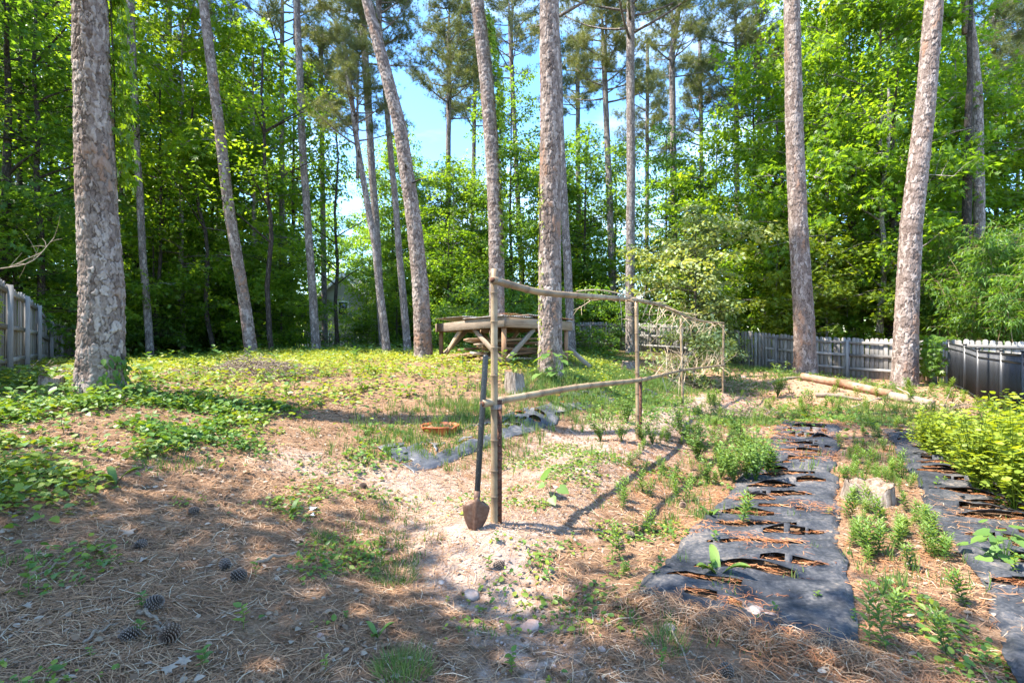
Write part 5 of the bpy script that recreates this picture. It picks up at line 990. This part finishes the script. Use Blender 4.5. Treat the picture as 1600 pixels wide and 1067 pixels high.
for px, py, rr_, k in [(612, 905, .16, 380), (300 + 400, 1045, .0, 0), (630, 1050, .12, 420), (505, 845, .07, 160), (1105, 905, .03, 30), (1040, 1010, .10, 160)]:
    if not k: continue
    c0 = gp(px, py); n = k; th = g.random(n) * 6.283; ra = np.sqrt(g.random(n)) * rr_; x = c0[0] + np.cos(th) * ra; y = c0[1] + np.sin(th) * ra; D = np.stack([np.cos(th) * ra / rr_ * .6, np.sin(th) * ra / rr_ * .6, np.ones(n)], -1) + g.normal(size=(n, 3)) * .25
    T_ = np.array([[-.5, 0, 0], [.5, 0, 0], [.4, .5, .06], [-.4, .5, .06], [0, 1, .30]]); L = .075 * (.5 + g.random(n)); V, F = scatter(T_, [np.array([[0, 1, 2, 3]]), np.array([[3, 2, 4]])], np.stack([x, y, H(x, y) - .003], -1) - c0, frames(D, g.normal(size=(n, 3))), np.stack([np.full(n, .0032), L, L], -1)); b = Bag(); b.add(V, F, np.repeat(np.clip(.4 + g.normal(size=n) * .2, 0, 1), 5))
    tag(put('grass_tuft', b.mesh('grass_tuft', M['grass']), None, c0), {612: 'fine green grass tuft in the middle of the straw', 630: 'round grassy tuft at the bottom edge left of centre', 505: 'small grass tuft near the white scraps', 1105: 'thin tuft on the front of the wide black strip', 1040: 'thin grass tuft right of the reddish stone'}[px], 'grass tuft')

# ------------------------------------------------------------------ weeds and garden plants
def weed_mesh(kind, seed):
    g = np.random.default_rng(seed); b = Bag(); st = Bag()
    if kind == 'lance':      # upright stems ringed with lance leaves
        for s in range(1 + int(g.random() * 3)):
            h = .22 + .16 * g.random(); x0 = g.normal(size=2) * .03; ln = g.normal(size=2) * .06; pts = np.array([[x0[0], x0[1], 0], [x0[0] + ln[0] * .5, x0[1] + ln[1] * .5, h * .5], [x0[0] + ln[0], x0[1] + ln[1], h]]); b.add(*tube(pts, [.003, .0026, .0015], 4, False), .35)
            n = 34; u = np.linspace(.1, 1, n); a = np.arange(n) * 2.4 + g.random(); pp = np.stack([np.interp(u, [0, .5, 1], pts[:, k]) for k in range(3)], -1); D = np.stack([np.cos(a), np.sin(a), .15 + u * .8], -1); T = LANCE.copy(); T[:, 0] *= 1.5
            V, F = scatter(T, LANCE_F, pp, frames(D, np.tile([0, 0, 1.], (n, 1))), .095 * (.6 + .5 * np.sin(u * 3)) * (.8 + .4 * g.random(n))); b.add(V, F, np.repeat(np.clip(.3 + .45 * u + g.normal(size=n) * .08, 0, 1), 4))
    elif kind == 'bushy':    # dense small-leaved plant
        for s in range(15):
            a = g.random() * 6.28; h = .28 + .34 * g.random(); sp = .04 + .26 * g.random(); q = np.linspace(0, 1, 5); pts = np.stack([np.cos(a) * sp * q, np.sin(a) * sp * q, h * q ** .8], -1); b.add(*tube(pts, .004 * (1 - .6 * q), 4, False), .3)
            n = 30; u = .2 + .8 * g.random(n); aa = g.random(n) * 6.28; pp = np.stack([np.interp(u, q, pts[:, k]) for k in range(3)], -1) + g.normal(size=(n, 3)) * .018; leaves(b, 'ovate', pp, np.stack([np.cos(aa), np.sin(aa), .25 + 0 * aa], -1), np.array([0, 0, 1.]) + g.normal(size=(n, 3)) * .4, .042 * (.6 + .7 * g.random(n)), np.clip(.35 + .4 * u + g.normal(size=n) * .12, 0, 1))
    elif kind == 'sprig':    # few ovate leaves on a short stem
        h = .10 + .08 * g.random(); b.add(*tube([[0, 0, 0], [.01, 0, h * .5], [.0, .01, h]], [.002, .002, .001], 4, False), .4); n = 10; u = np.linspace(.25, 1, n); a = np.arange(n) * 1.7; pp = np.stack([0 * u, 0 * u, u * h], -1); leaves(b, 'ovate', pp, np.stack([np.cos(a), np.sin(a), .35 + 0 * a], -1), np.array([0, 0, 1.]) + g.normal(size=(n, 3)) * .2, .055 * (.6 + .6 * g.random(n)), np.clip(.45 + g.normal(size=n) * .1, 0, 1))
    elif kind == 'broad':    # large-leaved plant
        for s in range(22):
            a = s * 2.4; h = .10 + .38 * g.random(); sp = .05 + .30 * g.random(); q = np.linspace(0, 1, 4); pts = np.stack([np.cos(a) * sp * q, np.sin(a) * sp * q, h * q ** .7], -1); b.add(*tube(pts, .004 * (1 - .5 * q), 4, False), .35); p = pts[-1:]; leaves(b, 'heart', p, np.array([[math.cos(a), math.sin(a), -.25]]) + g.normal(size=(1, 3)) * .2, np.array([[math.cos(a) * .5, math.sin(a) * .5, 1.]]) + g.normal(size=(1, 3)) * .25, np.array([.17 * (.6 + .6 * g.random())]), np.array([.35 + .4 * g.random()]))
    elif kind == 'squash':   # heart-leaved seedling
        for a, h, L in ((2.6, .20, .13), (.5, .12, .085), (-.9, .06, .075), (4.3, .15, .06)):
            p = np.array([math.cos(a) * .05, math.sin(a) * .05, h]); b.add(*tube([[0, 0, 0], p * [.5, .5, .7], p], [.003, .0025, .002], 4, False), .5); leaves(b, 'heart', p[None], np.array([[math.cos(a), math.sin(a) * .4, -.35]]), np.array([[0, -.7, .8]]), np.array([L]), np.array([.42]))
    elif kind == 'strap':    # big arching strap leaves with lobes
        for s in range(9):
            a = s * 2.1 + .3; L = .20 + .14 * g.random(); q = np.linspace(0, 1, 8); w_ = .030 * np.sin(np.pi * np.clip(q * .9 + .08, 0, 1)) * (1 + .35 * np.sin(q * 22)); c = np.stack([np.cos(a) * L * q * .6, np.sin(a) * L * q * .6, L * (1.1 * q - .65 * q ** 2)], -1); pr = np.array([-math.sin(a), math.cos(a), 0]); V = np.concatenate([c - pr * w_[:, None] + [0, 0, .008], c, c + pr * w_[:, None] + [0, 0, .008]]); F = np.array([[i, 8 + i, 9 + i, i + 1] for i in range(7)] + [[8 + i, 16 + i, 17 + i, 9 + i] for i in range(7)]); b.add(V, F, .35 + .4 * g.random())
    return b
W = {}
for kd, mt, nv in (('lance', 'weed', 5), ('bushy', 'leaf_lime', 4), ('sprig', 'cover', 4), ('broad', 'weed', 2), ('squash', 'weed', 1), ('strap', 'weed', 2)): W[kd] = [weed_mesh(kd, 60 + i).mesh('weed_leaves', M[mt]) for i in range(nv)]
W['bushy_green'] = [weed_mesh('bushy', 80 + i).mesh('weed_leaves', M['weed']) for i in range(3)]
def weed(kind, x, y, s, label, group=None, name='weed', cat='weed'):
    ml = W[kind]; o = put(name, ml[int(g.random() * len(ml))], None, (x, y, h1(x, y) - .004), (g.normal() * .06, g.normal() * .06, g.random() * 6.28), (s, s, s * (.85 + .3 * g.random()))); return tag(o, label, cat, group)
def weeds(n, kind, x0, x1, y0, y1, dens, s0, s1, label, group, name='weed', cat='weed'):
    x, y = spread(n, x0, x1, y0, y1, dens)
    for a, b in zip(x, y): weed(kind, a, b, (s0 + (s1 - s0) * g.random()) * (1 if 'lime bushy plants' not in group else float(np.interp(b, [3.7, 5.2, 7.8], [1.5, 1.25, .66]))), label, group, name, cat)
btw = lambda x, y: in_strip(x, y, S1R + [.08, 0], S2L - [.08, 0])
weeds(80, 'lance', 1.2, 8, 2.2, 9, lambda x, y: btw(x, y) * (.25 + .75 * sstep(y, 2.8, 4.0)) * (1 - .75 * sstep(y, 5.2, 6.2)) * (1 - np.exp(-(np.hypot(x - 3.42, y - 4.9) / .45) ** 2)), .35, .72, 'narrow-leaved weed between the two black strips', 'narrow-leaved weeds between the black strips')
lft = lambda x, y: ((np.interp(y, S1L[:, 1], S1L[:, 0]) - x) > .08) & ((np.interp(y, S1L[:, 1], S1L[:, 0]) - x) < 1.3 * sstep(y, 2.5, 7) + .25) & (y > 3.0)
weeds(70, 'lance', .2, 6, 3.2, 11, lft, .32, .65, 'narrow-leaved weed along the left edge of the wide black strip', 'weeds along the left edge of the wide strip')
weeds(26, 'bushy_green', 1.0, 5, 5.2, 8.6, lambda x, y: np.exp(-(np.hypot(x - 2.45, (y - 6.7) * .7) / .62) ** 2), .55, .95, 'leafy green bush of weeds right of the second trellis post', 'bushy weeds right of the second post', 'bushy_weed')
weeds(120, 'bushy', 3.4, 9, 3.7, 7.8, lambda x, y: (x > np.interp(y, S2L[:, 1], S2L[:, 0]) + .52 - .05 * (y - 4)) * (x < np.interp(y, [3.4, 5, 8.6], [5.2, 7.5, 9.5])), .80, 1.3, 'bright lime bushy plant in the dense bed at the right edge', 'lime bushy plants at the right edge', 'garden_plant', 'plant')
weeds(60, 'sprig', -5, 2.2, 1.5, 5, lambda x, y: .5 * (1 - instrip(x, y)) + 0 * x, .35, .75, 'small leafy sprig growing out of the straw', 'small leafy sprigs on the straw', 'seedling', 'seedling')
weeds(30, 'sprig', .8, 6, 2.5, 9, lambda x, y: instrip(x, y) * 1.0, .4, .85, 'small seedling growing through the wide black strip', 'seedlings growing through the black strips', 'seedling', 'seedling')
weeds(70, 'lance', 4, 14, 8.5, 16, lambda x, y: patch(x, y, .6, 3, -.1, .3), .6, 1.1, 'weed in the sandy ground toward the right fence', 'weeds toward the right fence')
weeds(26, 'bushy', 6, 12, 7.5, 12, lambda x, y: np.clip(x - 5.5, 0, 1) * patch(x, y, .6, 2, -.3, .1), .4, .7, 'low lime weed near the black fence', 'low lime weeds near the black fence')
for kd, px, py, s, lb, nm in [('strap', 1122, 905, 1.0, 'arching lobed green plant on the front of the wide black strip', 'weed'), ('squash', 862, 785, 1.3, 'heart-leaved seedling right of the near trellis post', 'seedling'), ('broad', 868, 600, 1.15, 'broad-leaved plant in front of the pale pine trunk', 'leafy_plant'), ('broad', 1570, 880, .55, 'round-leaved plant at the right edge below the lime bed', 'leafy_plant'), ('bushy_green', 1215, 622, 1.5, 'dark green shrubby clump left of the stripped log', 'bushy_weed'), ('lance', 1160, 820, .8, 'weed on the left edge of the wide strip', 'weed'), ('bushy_green', 1085, 790, .22, 'tiny round weed at the strip edge', 'weed'), ('lance', 1210, 745, .9, 'tall weed standing in the middle of the wide strip', 'weed'), ('strap', 1110, 810, .6, 'small spreading weed on the strip\'s left edge', 'weed'), ('sprig', 45, 930, 1.1, 'tall leafy sprig at the left edge of the straw', 'seedling'), ('sprig', 380, 985, .9, 'leafy sprig right of the corner pine cones', 'seedling'), ('strap', 590, 1000, .45, 'flat pale-green weed in the straw at bottom', 'weed'), ('strap', 180, 760, .9, 'broad-leaved rosette at the shaded ivy edge', 'weed'), ('strap', 455, 808, .7, 'lobed weed left of the white scraps', 'weed'), ('bushy_green', 684, 668, .35, 'small plant growing in the orange basin', 'potted_plant'), ('sprig', 803, 585, 2.4, 'sapling sprouting from the pale stump', 'sapling')]:
    p = gp(px, py); o = weed(kd, p[0], p[1], s, lb, None, nm, 'plant')
    if 'stump' in lb: o.location = (.03, 8.45, h1(.03, 8.45) + .26)
# narrow ground growth round the first trunk and on the left
weeds(26, 'broad', -7.5, -4.2, 5.2, 7.4, lambda x, y: np.exp(-(np.hypot(x + 5.0, y - 6.1) / .75) ** 2), .28, .5, 'leafy plant at the foot of the thickest trunk', 'leafy plants at the foot of the thickest trunk', 'leafy_plant', 'plant')
weeds(22, 'broad', -9, -5.5, 6, 9.5, lambda x, y: np.exp(-(np.hypot(x + 6.6, y - 7.2) / .9) ** 2), .35, .7, 'sunlit leafy plant between the left fence and the thickest trunk', 'leafy plants by the left fence', 'leafy_plant', 'plant')
weeds(60, 'sprig', -8, -.8, 2.8, 8, lambda x, y: cover_mask(x, y) * patch(x, y, .9, 4, -.2, .3), .9, 1.8, 'taller leafy sprig standing out of the ivy slope', 'leafy sprigs on the ivy slope', 'seedling', 'seedling')
weeds(40, 'sprig', -9, 2, 7.5, 14, lambda x, y: cover_mask(x, y) * patch(x, y, .7, 5, -.1, .3), 1.2, 2.6, 'sunlit leafy sprig on the crest of the slope', 'sunlit sprigs on the slope', 'seedling', 'seedling')
weeds(34, 'broad', -9, -1, 3.5, 13, lambda x, y: cover_mask(x, y) * patch(x, y, .6, 2, .0, .3), .25, .55, 'leafy clump standing out of the creeping cover', 'leafy clumps in the creeping cover', 'leafy_plant', 'plant')
# climbing vines
def vine(name, cx, cy_, z0, z1, rad, a0, a1, n, L, label, mat='leaf', out=.07, dens=None):
    zz = z0 + (z1 - z0) * g.random(n); aa = a0 + (a1 - a0) * g.random(n); x = np.array([cx(z) for z in zz]); rr = rad + out * g.random(n); p = np.stack([x + rr * np.cos(aa), cy_ + rr * np.sin(aa), zz], -1); b = Bag()
    leaves(b, 'star' if L > .08 else 'ovate', p, np.stack([np.cos(aa) * .4, np.sin(aa) * .4, -1 + 0 * aa], -1) + g.normal(size=(n, 3)) * .3, np.stack([np.cos(aa), np.sin(aa), .5 + 0 * aa], -1) + g.normal(size=(n, 3)) * .35, L * (.6 + .7 * g.random(n)), np.clip(.55 + g.normal(size=n) * .18, 0, 1))
    q = np.linspace(z0, z1, 30); am = (a0 + a1) / 2; r = empty(name, (cx(z0), cy_, z0), label, 'vine'); o0 = np.array(r.location); V, F = tube(np.stack([np.array([cx(z) for z in q]) + (rad + .02) * np.cos(am + .4 * np.sin(q * 2)), cy_ + (rad + .02) * np.sin(am + .4 * np.sin(q * 2)), q], -1) - o0, .009, 5); put('stem', mesh('stem', V, F, M['bark_dark'], True), r)
    b.V = [v - o0 for v in b.V]; put('leaves', b.mesh('leaves', M[mat]), r)
c1 = lambda z: np.interp(z, [.84, 2.1, 4, 5.9], [-5.14, -5.12, -5.2, -5.28]); 
vine('climbing_vine', c1, 6.4, 3.5, 7.0, .19, .25, 1.3, 420, .12, 'bright vine hanging down the right side of the thickest trunk', 'leaf', .22)
vine('climbing_vine', c1, 6.4, .85, 1.35, .24, -.9, .5, 110, .08, 'ivy climbing the foot of the thickest trunk', 'leaf_dark', .08)
vine('climbing_vine', lambda z: .75 + 0 * z, 10, 1.0, 4.6, .21, 2.4, 4.0, 260, .055, 'thin vine on the left side of the pale trunk by the platform', 'leaf_lime', .03)
vine('climbing_vine', lambda z: np.interp(z, [1, 9, 11.5], [-.43, -.6, -1.0]), 15, 4, 11.4, .22, -.9, 1.0, 900, .12, 'leafy vine up the right side of the trunk behind the near post', 'leaf', .15)
vine('climbing_vine', lambda z: np.interp(z, [0, 4], [-8.55, -8.6]), 8.45, 1.2, 2.4, .05, -1.6, -.4, 120, .12, 'lime vine hanging over the left fence', 'leaf_lime', .18)
vine('climbing_vine', lambda z: 12.3 + 0 * z, 15.0, .5, 1.7, .10, 2.6, 5.0, 420, .12, 'green vine covering the fence corner by the black fence', 'leaf', .30)
vine('climbing_vine', lambda z: 5.15 + 0 * z, 25.4, 1.1, 2.2, .08, 3.6, 5.6, 160, .11, 'ivy clump on a post of the rear fence', 'leaf_dark', .18)

# dogwood, corner shrub, bamboo
dg = broadleaf(51, 5.4, 2.3, 44, 44, .155, 'ovate', 'leaf_dogwood', 'bark_dark', low=.32, flat=.12, droop=.15, rad0=.06)
r = empty('dogwood_tree', (6.9, 19.2, h1(6.9, 19.2)), 'pale-leaved dogwood spreading over the rear fence corner', 'tree'); put('trunk', dg[0], r); put('crown', dg[1], r)
sh = broadleaf(52, 2.3, 1.25, 34, 46, .13, 'ovate', 'leaf_dogwood', 'bark_dark', low=.03, flat=.3, droop=.3, rad0=.03)
r = empty('shrub', (5.3, 14.9, h1(5.3, 14.9)), 'leafy shrub arching behind the far end of the trellis', 'shrub'); r.scale = (.8, .8, .85); put('trunk', sh[0], r); put('crown', sh[1], r)
r = empty('shrub', (8.3, 20.2, h1(8.3, 20.2)), 'leafy shrub hiding the corner of the rear fence', 'shrub', None, 2.0); r.scale = (.6, .6, .9); put('trunk', sh[0], r); put('crown', sh[1], r)
def bamboo_clump(seed):
    g = np.random.default_rng(seed); st = Bag(); lf = Bag()
    for s in range(16):
        a = g.random() * 6.28; x0 = g.normal(size=2) * .35; h = 3.2 + 2.2 * g.random(); sp = .4 + 1.1 * g.random(); q = np.linspace(0, 1, 9); pts = np.stack([x0[0] + np.cos(a) * sp * q ** 2, x0[1] + np.sin(a) * sp * q ** 2, h * (q - .12 * q ** 3)], -1); st.add(*tube(pts, .014 * (1 - .7 * q), 5, False), .4)
        for k in range(26):
            u = .15 + .85 * g.random(); p0 = np.array([np.interp(u, q, pts[:, j]) for j in range(3)]); aa = g.random() * 6.28; ln = .3 + .5 * g.random(); e = p0 + np.array([math.cos(aa), math.sin(aa), .1]) * ln; st.add(*tube([p0, (p0 + e) / 2 + [0, 0, .06], e], [.005, .004, .002], 3, False), .4); n = 22; t = g.random(n)[:, None]; pp = p0 + (e - p0) * t + g.normal(size=(n, 3)) * .06
            D = np.array([math.cos(aa) * .6, math.sin(aa) * .6, -.7]) + g.normal(size=(n, 3)) * .5; T = LANCE.copy(); T[:, 0] *= 1.3; V, F = scatter(T, LANCE_F, pp, frames(D, np.array([0, 0, 1.]) + g.normal(size=(n, 3)) * .3), .19 * (.6 + .6 * g.random(n))); lf.add(V, F, np.repeat(np.clip(.45 + g.normal(size=n) * .2, 0, 1), 4))
    return st.mesh('stems', M['bamboo'], True), lf.mesh('leaves', M['leaf_dark'])
BCL = [bamboo_clump(5), bamboo_clump(6)]
for k, (x, y, s, lb) in enumerate([(14.3, 15.6, 1.0, 'dark bamboo clump at the far right, nearest the fence corner'), (14.8, 14.2, .95, 'bamboo clump overhanging the right end of the grey fence'), (17.0, 17.0, 1.15, 'taller bamboo clump behind the others at the right edge'), (15.8, 18.5, 1.1, 'bamboo clump behind the dark trunks at right')]):
    r = empty('bamboo_clump', (x, y, h1(x, y)), lb, 'bamboo', None, k * 1.7); r.scale = (s,) * 3; put('stems', BCL[k % 2][0], r); put('leaves', BCL[k % 2][1], r)
# brush pile and root heap
def brush(x, y, n, sp, ht, label, mat='twig', L=.7, rad=.008):
    r = Bag(); c0 = np.array([x, y, h1(x, y)])
    for i in range(n):
        a = g.random() * 6.28; p = np.array([g.normal() * sp, g.normal() * sp * .6, 0]); p[2] = ht * g.random() * math.exp(-(p[0] ** 2 + p[1] ** 2) / (2 * sp * sp)) + h1(x + p[0], y + p[1]) - c0[2] + .02; d = np.array([math.cos(a), math.sin(a), g.normal() * .35]) * L * (.4 + .7 * g.random()); r.add(*tube([p - d / 2, p + g.normal(size=3) * .03, p + d / 2], [rad, rad * .8, rad * .4], 4, False))
    tag(put('brush_pile', r.mesh('brush_pile', M[mat], True), None, c0), label, 'brush pile', kind='stuff')
b0 = gp(405, 588); brush(b0[0], b0[1], 520, .55, .30, 'heap of dry tan brushwood on the crest below the leaning pine', 'stick', .32, .007)
b0 = gp(60, 590); brush(b0[0], b0[1], 120, .30, .16, 'small heap of dry twigs by the left fence', 'stick', .4, .006)
b0 = gp(1165, 650); brush(b0[0], b0[1], 60, .5, .10, 'scattered dry sticks on the sand right of the trellis', 'stick', .6, .008)
b0 = gp(1500, 640); brush(b0[0], b0[1], 60, .4, .10, 'dry canes at the foot of the black fence', 'twig', .6, .007)
b0 = gp(1110, 606); brush(b0[0], b0[1], 120, .7, .25, 'loose twigs heaped under the far end of the trellis', 'twig', .7, .006)
# bare dead branch at the left edge and long bare limbs at the top
for k, (pts, r0, lb) in enumerate([([P(-30, 425, 10), P(50, 415, 10.2), P(85, 372, 10.6)], .012, 'bare grey dead branch reaching in above the left fence')]):
    tw = Bag(); pts = np.array(pts); o0 = pts[0].copy(); s = smooth(pts, 12) - o0; tw.add(*tube(s, np.linspace(r0, r0 * .3, 12), 6))
    for i in range(12):
        q = s[3 + int(g.random() * 9)]; d = norm(np.array([g.normal() * .8, g.normal() * .5, .5 + g.normal() * .5])); ln = .25 + .4 * g.random(); tw.add(*tube([q, q + d * ln * .5 + [.02, 0, .02], q + d * ln], [.005, .004, .002], 4, False))
    tag(put('dead_branch', tw.mesh('dead_branch', M['cut_wood'], True), None, o0), lb, 'branch')

# ------------------------------------------------------------------ neighbour's house
hx, hy, hz = -15.5, 47.0, 0.2; r = empty('neighbour_house', (hx, hy, hz), 'grey clapboard house gable glimpsed between the far trees', 'house')
Wd, Dp_, Hw, Hr = 7.2, 10.0, 4.2, 3.2
V = np.array([[-Wd / 2, 0, 0], [Wd / 2, 0, 0], [Wd / 2, 0, Hw], [0, 0, Hw + Hr], [-Wd / 2, 0, Hw], [-Wd / 2, Dp_, 0], [Wd / 2, Dp_, 0], [Wd / 2, Dp_, Hw], [0, Dp_, Hw + Hr], [-Wd / 2, Dp_, Hw]])
put('wall', mesh('wall', V, [np.array([[0, 1, 2, 3, 4], [9, 8, 7, 6, 5]]), np.array([[1, 6, 7, 2], [5, 0, 4, 9]])], M['siding']), r)
for s in (-1, 1):
    a = np.array([s * (Wd / 2 + .35), -.35, Hw - .3]); b = np.array([0, -.35, Hw + Hr + .06]); V = np.array([a, b, b + [0, Dp_ + .7, 0], a + [0, Dp_ + .7, 0]]); V = np.vstack([V, V + [0, 0, .15]]); F = np.array([[0, 1, 2, 3], [7, 6, 5, 4], [0, 4, 5, 1], [1, 5, 6, 2], [2, 6, 7, 3], [3, 7, 4, 0]]); put('roof', mesh('roof', V, F, M['shingle']), r)
    V, F = beam(a + [0, -.02, -.05], b + [0, -.02, -.05], .05, .22); put('trim_board', mesh('trim_board', V, F, M['trim']), r)
for x, z in ((0, 3.6), (-1.8, .9), (1.8, .9)):
    V, F = box(x - .5, x + .5, -.03, .03, z, z + 1.4); f = put('window', mesh('window', V, F, M['trim']), r); V, F = box(x - .4, x + .4, -.045, -.032, z + .1, z + 1.3); put('pane', mesh('pane', V, F, M['glass']), f)
